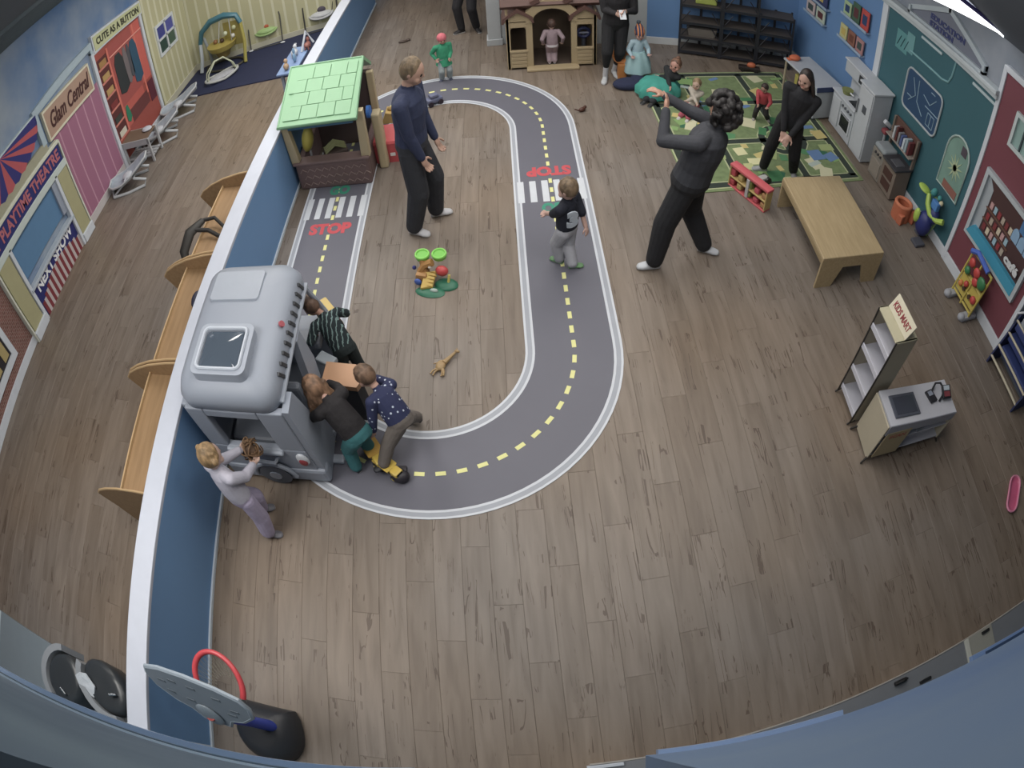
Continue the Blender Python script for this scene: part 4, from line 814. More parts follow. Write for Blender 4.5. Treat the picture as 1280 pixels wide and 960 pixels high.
# coral dollhouse rack
cr_ = thing('coral_toy_dollhouse', 'open coral and yellow toy rack standing at corner of wooden table', 'toy', (2.37, 4.92, 0), math.atan2(-.5, .24) )
PK = M('#c9555c', .45); PY = M('#b9a05c', .5)
obj('roof_rail', B().box((-.29, -.05, .24), (.29, .05, .275), .01), PK, cr_, True); obj('base_board', B().box((-.28, -.05, 0), (.28, .05, .02), .004), PK, cr_); obj('mid_shelf', B().box((-.28, -.05, .12), (.28, .05, .135), .003), PY, cr_)
for x in (-.28, .265): obj('side_panel', B().box((x, -.05, .02), (x + .015, .05, .25), .004), PY, cr_)
obj('divider', B().box((-.02, -.055, .02), (.02, .05, .24), .004), M('#b3b0b0'), cr_)
obj('back_panel', B().box((-.27, .04, .02), (.27, .05, .24), .002), M('#8a5a4a'), cr_)
for k in range(10):
    x = -.24 + (k % 5) * .11 + (.03 if k % 5 > 1 else 0); z = .03 if k < 5 else .14
    obj('toy_piece', B().box((x - .03, -.04, z), (x + .035, .02, z + R.uniform(.05, .085)), .01), M(['#b3404a', '#b9a05c', '#7f8a3c', '#c24a5c', '#a87a4a'][k % 5]), cr_)
sv = thing('black_white_toy_rover', 'small black and white wheeled toy between coral rack and rug', 'toy', (2.60, 5.13, 0), .4); obj('body', B().box((-.07, -.04, .03), (.07, .04, .09), .015), M('#a9a9a6'), sv, True); obj('wheel', B().cone((.05, -.06, .045), (.05, .05, .045), .045), BLK, sv, True); obj('wheel', B().cone((-.05, -.06, .035), (-.05, .05, .035), .035), BLK, sv, True)

# ================================================================ BLACK SHELVES
BKM = M('#23252e', .5); dirv = Vector((4.12 - 2.50, 7.98 - 8.52)); sa = math.atan2(dirv.y, dirv.x)
def rackunit(x, y, w, h, label, loc_shelves):
    t = thing('black_shelf_unit', label, 'shelf', (x, y, 0), sa, 'black metal shelf units')
    for px_ in (0, w):
        for py in (0, .30): obj('post', B().box((px_ - .014, py - .014, 0), (px_ + .014, py + .014, h)), BKM, t)
    for z in loc_shelves:
        s_ = obj('shelf', B().box((.0, -.01, z), (w, .31, z + .02), .003), M('#4a4440', .6), t); obj('rail', B().box((0, -.018, z - .02), (w, -.008, z + .02)), BKM, s_)
    for z in loc_shelves[:-1]: [obj('brace', B().tube([(a_, -.0, z + .04), (b_, 0, z + .2)], .008, 5), BKM, t) for a_, b_ in ((.03, .14), (w - .03, w - .14))]
    obj('back_brace', B().tube([(w * .5, .3, .1), (w * .42, .3, .24)], .01, 5).tube([(w * .5, .3, .1), (w * .58, .3, .24)], .01, 5).box((w * .5 - .02, .29, .0), (w * .5 + .02, .31, h)), BKM, t)
    return t
d_ = dirv.normalized()
for i, (s0, w, h) in enumerate(((0.0, .60, 1.25), (.63, .52, 1.25), (1.18, .52, .84))):
    p = Vector((2.50, 8.38)) + d_ * s0
    rackunit(p.x, p.y, w, h, ['black metal shelf unit at the end next to the beige playhouse', 'tall black metal shelf unit in middle of the three', 'lower black metal shelf unit beside the white table'][i], [.05, .28, .52, .80] + ([1.12] if h > 1 else []))
bs = tag(obj('cardboard_tray', B().loft([rbox(-.2, .2, -.1, .1, .02, 0), rbox(-.23, .23, -.13, .13, .03, .13)]), M('#77706a'), loc=(2.86, 8.42, .30), rot=(0, 0, sa)), 'grey brown tray on middle shelf of the first black unit', 'tray')
yb2 = tag(obj('yellow_green_box', B().box((-.16, -.09, 0), (.16, .09, .12), .02), M('#9aa83e'), loc=(2.9, 8.42, .82), rot=(0, 0, sa)), 'yellow green box on upper shelf of the first black unit', 'box')

# book racks on blue wall
k_ = 0
BOOKC = [('#b9a9a9', 'white and maroon'), ('#a9b8a9', 'white and green'), ('#9db58a', 'green apple'), ('#b9b57a', 'pale yellow'), ('#8a5a4a', 'brown striped'), ('#a97a7a', 'white and red'), ('#3f5f4a', 'dark green cat'), ('#b8423c', 'red lidded'), ('#36406a', 'navy')]
def wall_rack(y0, y1, z, label):
    t = thing('wall_book_ledge', label, 'shelf', (XR - .03, (y0 + y1) / 2, z), 0, 'book ledges on the blue wall'); w = (y1 - y0) / 2
    obj('ledge', B().box((-.08, -w, 0), (0, w, .012)), M('#8fa5bd'), t); obj('lip', B().box((-.085, -w, 0), (-.078, w, .035)), M('#8fa5bd'), t)
for y0, y1, z, lab, ids in ((6.24, 6.92, 1.03, 'lower book ledge beside the teal wall', (3, 4, 5)), (6.20, 6.90, 1.38, 'upper book ledge beside the teal wall', (2, 6, 7)), (7.35, 8.0, .96, 'lower book ledge near the black shelves', (0, 1)), (7.3, 8.0, 1.22, 'upper book ledge near the black shelves', (8,))):
    wall_rack(y0, y1, z, lab); n = len(ids); w = (y1 - y0) / n
    for j, i in enumerate(ids):
        yc = y1 - w * (j + .5); hh = .2 if i not in (6, 7) else .27
        t = thing('picture_book', BOOKC[i][1] + ' picture book face out on ' + lab, 'book', (XR - .08, yc, z + .013), 0, 'picture books on the wall')
        obj('cover', B().box((0, -w * .42, 0), (.018, w * .42, hh), .002), M(BOOKC[i][0], noise=.15), t)
        obj('printed_picture', B().box((-.002, -w * .25, hh * .25), (0, w * .25, hh * .75)), M(['#3a4a4a', '#5c2f33', '#27406a', '#b9a24a', '#6b3f2f'][i % 5]), t)
# ================================================================ BIRCH SHELF UNITS BEHIND THE DIVIDING WALL
BP = wood_material('birch_ply', '#8f704a', '#9e7d55', 1, 6); BE = M('#b8986a', .5)
def shelf_unit(y0, label):
    t = thing('birch_shelf', label, 'shelf', (DX0 - .005, y0, 0), 0, 'birch shelf units along the dividing wall')
    prof = [(0, 0), (-.62, 0), (-.70, .30), (-.80, .47), (-.74, .53), (-.60, .60), (-.42, .66), (-.2, .70), (0, .715)]
    for y in (0, 1.2): obj('side_panel', B().prism([(-a, b_) for a, b_ in prof], (0, y, 0), (-1, 0, 0), (0, 0, 1), (0, 1, 0), .018), BP, t)
    for y in (0, 1.2): obj('panel_edge', B().tube([(a, y + .009, b_ + .004) for a, b_ in prof[3:]], .011, 6), BE, t, True)
    obj('top_shelf', B().box((-.44, .018, .54), (-.0, 1.2, .56), .002), BP, t); obj('top_shelf_edge', B().box((-.455, .018, .53), (-.44, 1.2, .59), .004), BE, t)
    obj('lower_shelf', B().box((-.60, .018, .22), (-.0, 1.2, .24), .002), BP, t); obj('lower_shelf_edge', B().box((-.615, .018, .21), (-.60, 1.2, .27), .004), BE, t)
    obj('kick_board', B().box((-.56, .018, 0), (-.545, 1.2, .21)), BP, t); obj('back_board', B().box((-.012, .018, 0), (-.0, 1.2, .70)), BP, t)
for i, y0 in enumerate((1.36, 2.60, 3.84)):
    shelf_unit(y0, ['birch shelf unit between the drinking fountains and the van', 'middle birch shelf unit behind the grey van', 'birch shelf unit holding the black bag'][i])
bg_ = thing('black_shoulder_bag', 'black bag with looped strap hanging over birch shelf', 'bag', (-3.1, 4.1, 0))
child('bag_body', B().tube([(-3.20, 3.92, .42), (-3.22, 4.02, .58), (-3.18, 4.2, .66), (-3.08, 4.38, .66)], [.03, .055, .06, .035], 10, flat=.6), M('#26231f', .6), bg_, smooth=True)
child('strap', B().tube([(-3.08, 4.38, .66), (-2.95, 4.42, .65), (-2.82, 4.32, .62), (-2.72, 4.2, .60)], .02, 8), M('#221f1d', .6), bg_, smooth=True)
child('strap', B().tube([(-3.14, 4.24, .66), (-2.98, 4.26, .63), (-2.84, 4.2, .60), (-2.72, 4.18, .59)], .022, 8), M('#221f1d', .6), bg_, smooth=True)
child('strap', B().tube([(-3.20, 3.92, .42), (-3.24, 3.86, .30), (-3.27, 3.84, .18)], .008, 6), M('#221f1d', .6), bg_)
tag(obj('folded_paper', B().box((-.06, -.09, 0), (.05, .09, .012), .003), M('#b5b6d0'), loc=(-2.74, 4.06, .562), rot=(0, 0, .2)), 'pale lilac papers on birch shelf next to the black bag', 'paper')
tag(obj('dark_shoes', B().sph((0, 0, .04), (.05, .11, .04), 10).sph((-.08, .02, .04), (.045, .1, .04), 10), M('#20223a'), None, True, loc=(-2.74, 3.35, .562)), 'dark navy shoes on the middle birch shelf', 'shoes')

# ================================================================ DRINKING FOUNTAINS
def fountain(x, y, z, rz, label, tilt=0):
    t = thing('drinking_fountain', label, 'fountain', (x, y, z), rz, 'wall drinking fountains')
    b = B().loft([[( .20 * math.cos(a), .23 * math.sin(a) * (1 if math.sin(a) > 0 else .8), zz) for a in [k * 2 * PI / 20 for k in range(20)]] if 0 else [(s * .19 * math.cos(a), s * .24 * math.sin(a), zz) for a in [k * 2 * PI / 20 for k in range(20)]] for s, zz in ((.6, -.30), (.95, -.2), (1, -.05), (.95, .0), (.86, .02), (.7, .025), (.3, .02))])
    obj('basin', b, M('#2e3236', .35), t, True)
    obj('steel_apron', B().strip([(.195 * math.cos(a), .245 * math.sin(a)) for a in [PI * .62 + k * PI * .76 / 10 for k in range(11)]], [(.255 * math.cos(a), .30 * math.sin(a)) for a in [PI * .62 + k * PI * .76 / 10 for k in range(11)]], -.24, .03), M('#858a90', .35, .1), t, True)
    obj('spout', B().tube([(.08, -.12, -.02), (.08, -.12, .05), (.03, -.1, .06)], .012, 8), M('#9a9fa4', .25, 1), t, True)
    obj('bracket', B().box((-.1, -.5, -.3), (.1, -.12, -.06), .02), M('#3a3f44'), t)
    return t
fountain(-3.30, -.47, .80, -.25, 'dark drinking fountain with bare steel apron'); fo = fountain(-2.87, -.34, .80, .85, 'dark drinking fountain next to the white capped wall with paper on it')
b = B(); 
b.prism([(-.08, -.07), (.06, -.09), (.10, .02), (.03, .10), (-.04, .08), (-.10, .03)], (0, 0, 0), (1, 0, 0), (0, .94, .34), (0, -.34, .94), .012)
tag(obj('paper_towel', b, M('#b5bcc4', .8, bump=.8, scale=18, noise=.12), loc=(-3.03, -.40, .83)), 'crumpled white paper draped between the two drinking fountains', 'paper')
tag(obj('fountain_hose', B().tube([(-3.62, -.78, .16), (-3.70, -.80, .14), (-3.74, -.84, .136), (-3.6, -.92, .136), (-3.1, -1.05, .136)], .012, 6), M('#2e3438'), None, True), 'thin dark hose lying on the grey plinth under the fountains', 'hose')

# ================================================================ TOY BASKETBALL HOOP
hp = thing('toy_basketball_hoop', 'toy basketball hoop with grey backboard, red ring and black base', 'basketball hoop', (-1.95, -.23, 0))
def dring(s, z): return [(-.18 * s if False else s * (.225 * math.cos(a)) , s * (.26 * math.sin(a)) if math.sin(a) < 0 else s * .21 * min(1, math.sin(a) * 1.7), z) for a in [k * 2 * PI / 28 for k in range(28)]]
obj('base', B().loft([dring(1.08, 0), dring(1.12, .03), dring(1.04, .12), dring(.8, .20), dring(.55, .225)]), M('#2c2e33', .45), hp, True)
obj('base_cap', B().cone((.02, -.2, .1), (.02, -.215, .13), .02), M('#111214'), hp)
pl_ = obj('pole', B().tube([(.09, .06, .2), (.04, .06, .45), (-.02, .04, .66)], [.05, .047, .042], 12), M('#2b3f9c', .4), hp, True)
obj('pole_neck', B().tube([(-.02, .04, .64), (-.06, .03, .76)], [.045, .05], 12), M('#a3453f', .45), hp, True)
bq = [(-.36, .26), (-.33, .33), (-.2, .38), (0, .40), (.2, .38), (.33, .33), (.36, .26), (.34, .16), (.24, .06), (.14, .02), (.09, -.07), (-.09, -.07), (-.14, .02), (-.24, .06), (-.34, .16)]
brd = obj('backboard', B().prism([(a, b_) for a, b_ in bq], (0, 0, 0), (1, 0, 0), (0, 0, 1), (0, 1, 0), .035), M('#78838e', .5), hp, loc=(-.05, .02, .74), rot=(math.radians(-33), 0, math.radians(-1)))
obj('board_rim', B().tube([(a, .018, b_) for a, b_ in bq], .02, 6, True), M('#93a0ac', .45), brd, True)
for x, z in ((-.24, .26), (-.14, .3), (-.22, .16), (.0, .3), (.16, .27), (.24, .18), (-.08, .14), (.2, .12)): obj('slot', B().box((x - .03, -.004, z - .012), (x + .03, .002, z + .012), .002), M('#5b6670'), brd)
obj('arm_plate', B().sph((0, -.01, .03), (.09, .02, .11), 12), M('#7b8791', .4), brd, True)
rg_ = [(.07 + .0 + .165 * math.cos(a), .30 + .20 * math.sin(a), .86 + .06 * math.sin(a)) for a in [-.35 + k * (PI + .7) / 18 for k in range(19)]]
obj('ring', B().tube(rg_, .019, 10), M('#cc3a44', .35), hp, True)
net = B()
for k in range(0, 19, 1):
    p = Vector(rg_[k]); q = Vector((.07 + (p.x - .07) * .6, .24 + (p.y - .28) * .55, p.z - .16)); j = min(k + 1, 18); p2 = Vector(rg_[j]); q2 = Vector((.07 + (p2.x - .07) * .6, .24 + (p2.y - .28) * .55, p2.z - .16))
    net.tube([p, q2], .0016, 4).tube([p2, q], .0016, 4)
o = obj('net', net, M('#b3b0a0', .7), hp); o['kind'] = 'stuff'

# ================================================================ WHITE BABY LOUNGERS + BENCH AT THE LEFT WALL
LW = M('#b3b8bc', .5); LG = M('#9aa6b2', .7, noise=.25, scale=12)
def lounger(x, y, rz, label):
    t = thing('baby_lounger', label, 'baby lounger', (x, y, 0), rz, 'white baby loungers by the left wall')
    for s in (-.17, .17): obj('leg', B().tube([(-.26, s, .02), (.0, s * 1.1, .012), (.26, s, .02), (.30, s * .9, .08), (.12, s * .8, .14)], .018, 8), LW, t, True)
    obj('crossbar', B().tube([(-.26, -.17, .02), (-.32, 0, .02), (-.26, .17, .02)], .018, 8), LW, t, True); obj('crossbar', B().tube([(.12, -.14, .14), (.12, .14, .14)], .016, 8), LW, t, True)
    for s in (-.14, .14): obj('leg', B().tube([(-.24, s, .03), (-.10, s, .10), (.1, s, .17)], .014, 6), LW, t, True)
    rings = []
    for xx, w, z in ((-.32, .08, .10), (-.24, .15, .095), (-.08, .17, .11), (.1, .16, .17), (.26, .13, .25), (.36, .07, .29)): rings.append([(xx, w * math.cos(a), z + (.02 if abs(math.cos(a)) > .7 else -.02) + .015 * math.sin(a)) for a in [k * 2 * PI / 12 for k in range(12)]])
    obj('sling_seat', B().loft(rings), LG, t, True); obj('sling_rim', B().tube([(r[0][0], r[0][1], r[0][2]) for r in rings] + [(r[6][0], r[6][1], r[6][2]) for r in rings[::-1]], .014, 6, True), LW, t, True)
    t.scale = (1.12, 1.2, 1.2)
    obj('harness', B().sph((.0, 0, .14), (.09, .08, .035), 10).tube([(-.05, -.1, .13), (.02, 0, .16), (-.02, .1, .14)], .012, 6), M('#b7bcc4', .6), t, True)
lounger(-5.45, 6.22, .35, 'white baby lounger against the pink striped panel'); lounger(-5.42, 7.40, .45, 'white baby lounger next to the white low bench'); lounger(-5.40, 8.18, .35, 'white baby lounger at the edge of the navy mat')
wb = thing('white_low_bench', 'white low bench with lower shelf and wooden top below closet mural', 'bench', (-5.52, 6.93, 0), .05)
obj('top', B().box((-.28, -.18, .38), (.26, .18, .40), .004), M('#6f5a48'), wb); obj('apron', B().box((-.28, -.19, .30), (.28, -.175, .40), .004), M('#a9abae'), wb); obj('apron', B().box((-.28, .175, .30), (.28, .19, .40), .004), M('#a9abae'), wb)
for x in (-.26, .26):
    for y in (-.17, .17): obj('leg', B().box((x - .02, y - .02, 0), (x + .02, y + .02, .39), .004), M('#a9abae'), wb)
for y in (-.13, -.05, .03, .11): obj('lower_slat', B().box((-.27, y - .03, .07), (.27, y + .03, .09), .004), M('#9da0a4'), wb)
tag(obj('white_cloth', B().sph((0, 0, .02), (.10, .08, .03), 12), M('#b5b9c2', .8), None, True, loc=(-5.38, 7.02, .40)), 'small white cloth on top of the white low bench', 'cloth')

# ================================================================ NURSERY TOYS
jm = thing('baby_jumper', 'yellow baby jumper seat under teal arched canopy on navy mat', 'baby jumper', (-5.05, 9.75, .02))
obj('canopy', B().tube([(-.5, -.0, .52), (-.42, 0, .74), (-.2, .03, .90), (.1, .05, .95), (.35, .06, .90), (.42, .06, .74)], [.05, .06, .07, .07, .06, .05], 10, flat=.9), M('#3a7283', .4), jm, True)
obj('leg', B().tube([(-.5, 0, .55), (-.48, -.1, .25), (-.50, -.2, .02)], .04, 8), M('#a5aeb4'), jm, True); obj('leg', B().tube([(.42, .05, .74), (.46, 0, .4), (.44, -.1, .02)], .035, 8), M('#a49a3a'), jm, True); obj('leg', B().tube([(-.42, .05, .6), (-.4, .12, .3), (-.40, .15, .02)], .03, 8), M('#a5aeb4'), jm, True)
obj('tray', B().cone((-.02, -.02, .36), (-.02, -.02, .46), .26, .30, 20), M('#a8963a', .45), jm, True); obj('seat', B().cone((-.02, -.02, .2), (-.02, -.02, .38), .12, .2, 16), M('#8c7a3a'), jm, True)
obj('back_screen', B().box((.0, .12, .3), (.42, .16, .78), .03), M('#a99a45'), jm, True)
for x, z, c in ((.1, .62, '#bfc7a9'), (.25, .55, '#c9c9c0'), (-.15, .5, '#8a5c34'), (.3, .7, '#b5b98a'), (.0, .5, '#4a3426')): obj('hanging_toy', B().sph((x, -.02, z), .045, 8), M(c), jm, True)
for a, b_ in (((-.1, .2), (.0, .9)), ((.2, .2), (.2, .9))): obj('strap', B().cone((a[0], 0, .42), (b_[0], .04, .88), .01), M('#c0c4c4'), jm)
obj('floor_ring', B().tube([(-.02 + .4 * math.cos(a), -.05 + .25 * math.sin(a), .025) for a in [k * 2 * PI / 20 for k in range(20)]], .022, 6, True), M('#3d3a30'), jm, True)
gy = thing('baby_play_gym', 'white oval baby rocker with two hoops in front of the jumper', 'baby rocker', (-4.93, 9.18, .02), .75)
obj('mat_frame', B().tube([(.34 * math.cos(a), .17 * math.sin(a), .03 + .04 * abs(math.cos(a))) for a in [k * 2 * PI / 20 for k in range(20)]], .022, 8, True), M('#b2b5b2', .5), gy, True)
obj('seat_pad', B().sph((0, 0, .05), (.27, .13, .035), 14), M('#a5a6ae', .8, noise=.25, scale=20), gy, True)
for x in (-.07, .07): obj('hoop', B().tube([(-.30, x, .04), (-.26, x * .8, .20), (-.08, x * .2, .36), (.10, -x * .2, .36), (.25, -x * .8, .20), (.30, -x, .04)], .014, 6), M('#b9bfa2'), gy, True)
def swing(x, y, rz, label, seatc, toyc, framec):
    t = thing('baby_swing', label, 'baby swing', (x, y, .02), rz)
    for s in (-.32, .32): obj('leg', B().tube([(s, -.22, .012), (s * 1.02, -.04, .50), (s * .9, .04, .68)], .014, 6).tube([(s, .22, .012), (s * 1.0, .06, .4), (s * .9, .04, .68)], .012, 6), framec, t, True)
    obj('seat', B().sph((0, 0, .27), (.22, .15, .07), 14), seatc, t, True); obj('seat_rim', B().tube([(.23 * math.cos(a), .16 * math.sin(a), .28 + .05 * math.sin(a)) for a in [k * 2 * PI / 18 for k in range(18)]], .02, 6, True), seatc, t, True)
    for s in (-1, 1): obj('hanger', B().cone((s * .22, 0, .30), (s * .29, .04, .66), .008), framec, t)
    obj('soft_toy', B().sph((.02, 0, .36), (.09, .06, .07), 10).sph((-.08, .02, .33), (.05, .05, .05), 8), toyc, t, True)
    for s in (-.32, .32): obj('foot', B().sph((s, -.23, .02), (.05, .03, .018), 8), M('#c0c4c8'), t, True)
    obj('base_bar', B().tube([(-.32, -.22, .012), (0, -.2, .012), (.32, -.22, .012)], .012, 6), framec, t, True)
swing(-4.40, 10.40, .22, 'baby swing with lime seat and orange soft toy at back wall', M('#8fae6a', .6), M('#b5532f', .8), M('#4a4a44')); swing(-3.35, 10.72, .22, 'baby swing with white seat and dark patterned cushion next to the dividing wall', M('#b3b5b8', .6), M('#4a4450', .8, noise=.4, scale=25), M('#2c2b2d'))
# toys standing on the wall cap behind the green roof
caps = [((-2.86, 7.20, 0), 'tan_toy_figure', 'small tan toy figure at the left end of toy row behind green roof', 'toy figure', '#a98a6a'), ((-2.80, 7.42, 0), 'blue_toy_bottle', 'little pale blue toy bottle standing in toy row behind green roof', 'toy', '#6f96b8'), ((-2.86, 7.66, 0), 'white_toy_dog', 'black and white spotted toy dog behind green roof', 'toy figure', '#b9bcc2'), ((-2.72, 7.86, 0), 'rust_toy_horse', 'rust brown toy behind green roof beside the white frame', 'toy figure', '#8a5248')]
tt = thing('blue_toy_tray', 'pale blue toy ledge tray behind the green playhouse roof', 'tray', (-2.85, 7.45, 0)); obj('tray', B().box((-.14, -.36, .78), (.14, .5, .81), .01), M('#6c86b0'), tt); obj('leg', B().box((-.1, -.3, 0), (-.06, -.26, .78)), M('#8d98a8'), tt); obj('leg', B().box((-.1, .4, 0), (-.06, .44, .78)), M('#8d98a8'), tt)
obj('white_frame', B().tube([(.06, .28, .81), (.12, .42, 1.06), (.2, .46, .86)], .018, 6), M('#b9bec8'), tt, True)
for (p, nm_, lab, cat_, c) in caps:
    b = B().sph((0, 0, .05), (.04, .05, .05), 10).sph((.0, .02, .12), (.03, .03, .035), 10)
    if 'dog' in nm_ or 'horse' in nm_: b.sph((0, -.05, .06), (.045, .07, .04), 10).cone((0, .04, .14), (0, .09, .13), .02, .012); [b.cone((sx, sy, 0), (sx, sy, .05), .012) for sx in (-.025, .025) for sy in (-.09, 0)]
    o = tag(obj(nm_, b, M(c, noise=.3 if 'dog' in nm_ else .05, scale=18), None, True, loc=(p[0], p[1], .812)), lab, cat_); 
    if 'bottle' in nm_: o.scale = (.7, .7, 1.3)

# ================================================================ SMALL FLOOR TOYS
ft = thing('farm_tree_toy', 'green and orange treehouse toy with two lime tops on the floor', 'toy', (-.80, 4.08, 0), -.25)
obj('base', B().sph((.02, -.14, .0), (.14, .07, .03), 14).sph((.14, -.03, .0), (.11, .08, .04), 14), M('#1f6b50', .45), ft, True)
obj('trunk', B().box((-.13, -.07, 0), (-.02, .05, .12), .02).tube([(-.1, .0, .1), (-.05, .02, .17), (.02, .03, .2)], .035, 8).tube([(-.06, 0, .1), (-.08, .05, .2)], .03, 8), M('#a87838', .5), ft, True)
for x, y in ((-.09, .09), (.06, .12)):
    tp = obj('tree_top', B().cone((x, y, .19), (x, y, .225), .062, .07, 20), M('#6fbf3f', .4), ft, True); obj('top_rim', B().tube([(x + .06 * math.cos(a), y + .06 * math.sin(a), .228) for a in [k * 2 * PI / 16 for k in range(16)]], .010, 6, True), M('#7fd04c', .4), tp, True)
obj('red_roof', B().sph((.10, .02, .12), (.06, .045, .05), 12), M('#c23c3c', .4), ft, True); obj('slide', B().prism([(-.05, 0), (.05, 0), (.05, .02), (-.05, .02)], (-.01, -.13, .03), (1, .4, 0), (0, 0, 1), (.1, .9, .5), .14), M('#c7a53a', .4), ft)
for k in range(5): obj('slide_step', B().box((-.05 + k * .012, -.12 + k * .027, .05 + k * .016), (.03 + k * .012, -.113 + k * .027, .058 + k * .016)), M('#a88423'), ft)
obj('blue_panel', B().sph((-.10, -.09, .06), (.035, .02, .035), 10), M('#3f5fae'), ft, True); obj('blue_knob', B().sph((-.17, .04, .1), .02, 8), M('#27307a'), ft, True); obj('yellow_post', B().cone((.16, -.03, .02), (.17, -.0, .1), .012), M('#cdbb4e'), ft); obj('white_dial', B().sph((-.0, -.0, .17), .017, 8), M('#d8d2c8'), ft, True); obj('grey_plate', B().sph((.06, -.14, .03), (.04, .02, .02), 8), M('#9fb0a8'), ft, True)
gf = thing('toy_giraffe', 'small brown toy giraffe lying on its side on the floor', 'toy giraffe', (-.68, 3.10, .02), -.35)
GFM = M('#9a7d4e', .5, noise=.35, scale=40)
g = B().sph((-.02, 0, .0), (.04, .055, .02), 12).tube([(.0, .03, .005), (.03, .10, .01), (.05, .15, .01)], [.022, .014, .011], 8).sph((.06, .165, .01), (.024, .013, .012), 8)
for q in ((-.07, -.10), (-.045, -.11), (.02, -.10), (.035, -.09)): g.tube([(q[0] * .4, -.03, 0), (q[0] * .9, q[1] * .7, 0), (q[0], q[1], -.005)], [.011, .007, .008], 6)
g.tube([(-.05, .02, 0), (-.08, .0, 0)], .005, 5); g.cone((.055, .175, .01), (.05, .19, .015), .004, .005, 6)
obj('body', g, GFM, gf, True)
tag(obj('brown_toy_dog', B().sph((0, 0, .03), (.05, .03, .03), 10).sph((.05, .01, .045), .022, 8).cone((-.05, 0, .03), (-.09, .03, .05), .008), M('#4d2a1d', .5), None, True, loc=(.86, 6.79, .0), rot=(0, 0, .5)), 'tiny dark brown toy animal on floor between road mat and town rug', 'toy')
tag(obj('dark_floor_toy', B().sph((0, 0, .02), (.08, .03, .02), 10).sph((.09, .03, .02), (.04, .03, .02), 8), M('#4a3c34', .6), None, True, loc=(-1.65, 9.45, .0), rot=(0, 0, .2)), 'little dark toy on hall floor beyond the child in pink hat', 'toy')
tag(obj('wall_hook_clip', B().box((-.05, -.02, 0), (.05, .02, .03), .006).tube([(-.05, 0, .03), (0, 0, .06), (.05, 0, .03)], .01, 6), M('#17181b'), None, loc=(2.20, -.36, .052)), 'black clip on the grey counter edge beside the near wall', 'clip')
# ================================================================ PEOPLE
def ik(a, c, l1, l2, pole):
    a = Vector(a); c = Vector(c); d = c - a; D = d.length
    if D > (l1 + l2) * .995: c = a + d.normalized() * (l1 + l2) * .995; d = c - a; D = d.length
    D = max(D, abs(l1 - l2) * 1.05 + .01); u = d.normalized(); x = (l1 * l1 - l2 * l2 + D * D) / (2 * D); h = math.sqrt(max(l1 * l1 - x * x, 0))
    p = Vector(pole); p = p - u * p.dot(u); p = p.normalized() if p.length > 1e-5 else Vector((0, 0, 1))
    return a + u * x + p * h, c
def remesh(b, voxel, name, smooth=2):
    me = bpy.data.meshes.new('tmp'); bmesh.ops.recalc_face_normals(b.bm, faces=b.bm.faces); b.bm.to_mesh(me); b.bm.free()
    o = bpy.data.objects.new('tmp', me); COL.objects.link(o); m = o.modifiers.new('r', 'REMESH'); m.mode = 'VOXEL'; m.voxel_size = voxel; m.use_smooth_shade = True
    if smooth: s = o.modifiers.new('s', 'SMOOTH'); s.factor = .5; s.iterations = smooth
    dg = bpy.context.evaluated_depsgraph_get(); dg.update(); r = bpy.data.meshes.new_from_object(o.evaluated_get(dg)); r.name = name
    bpy.data.objects.remove(o); bpy.data.meshes.remove(me); return r
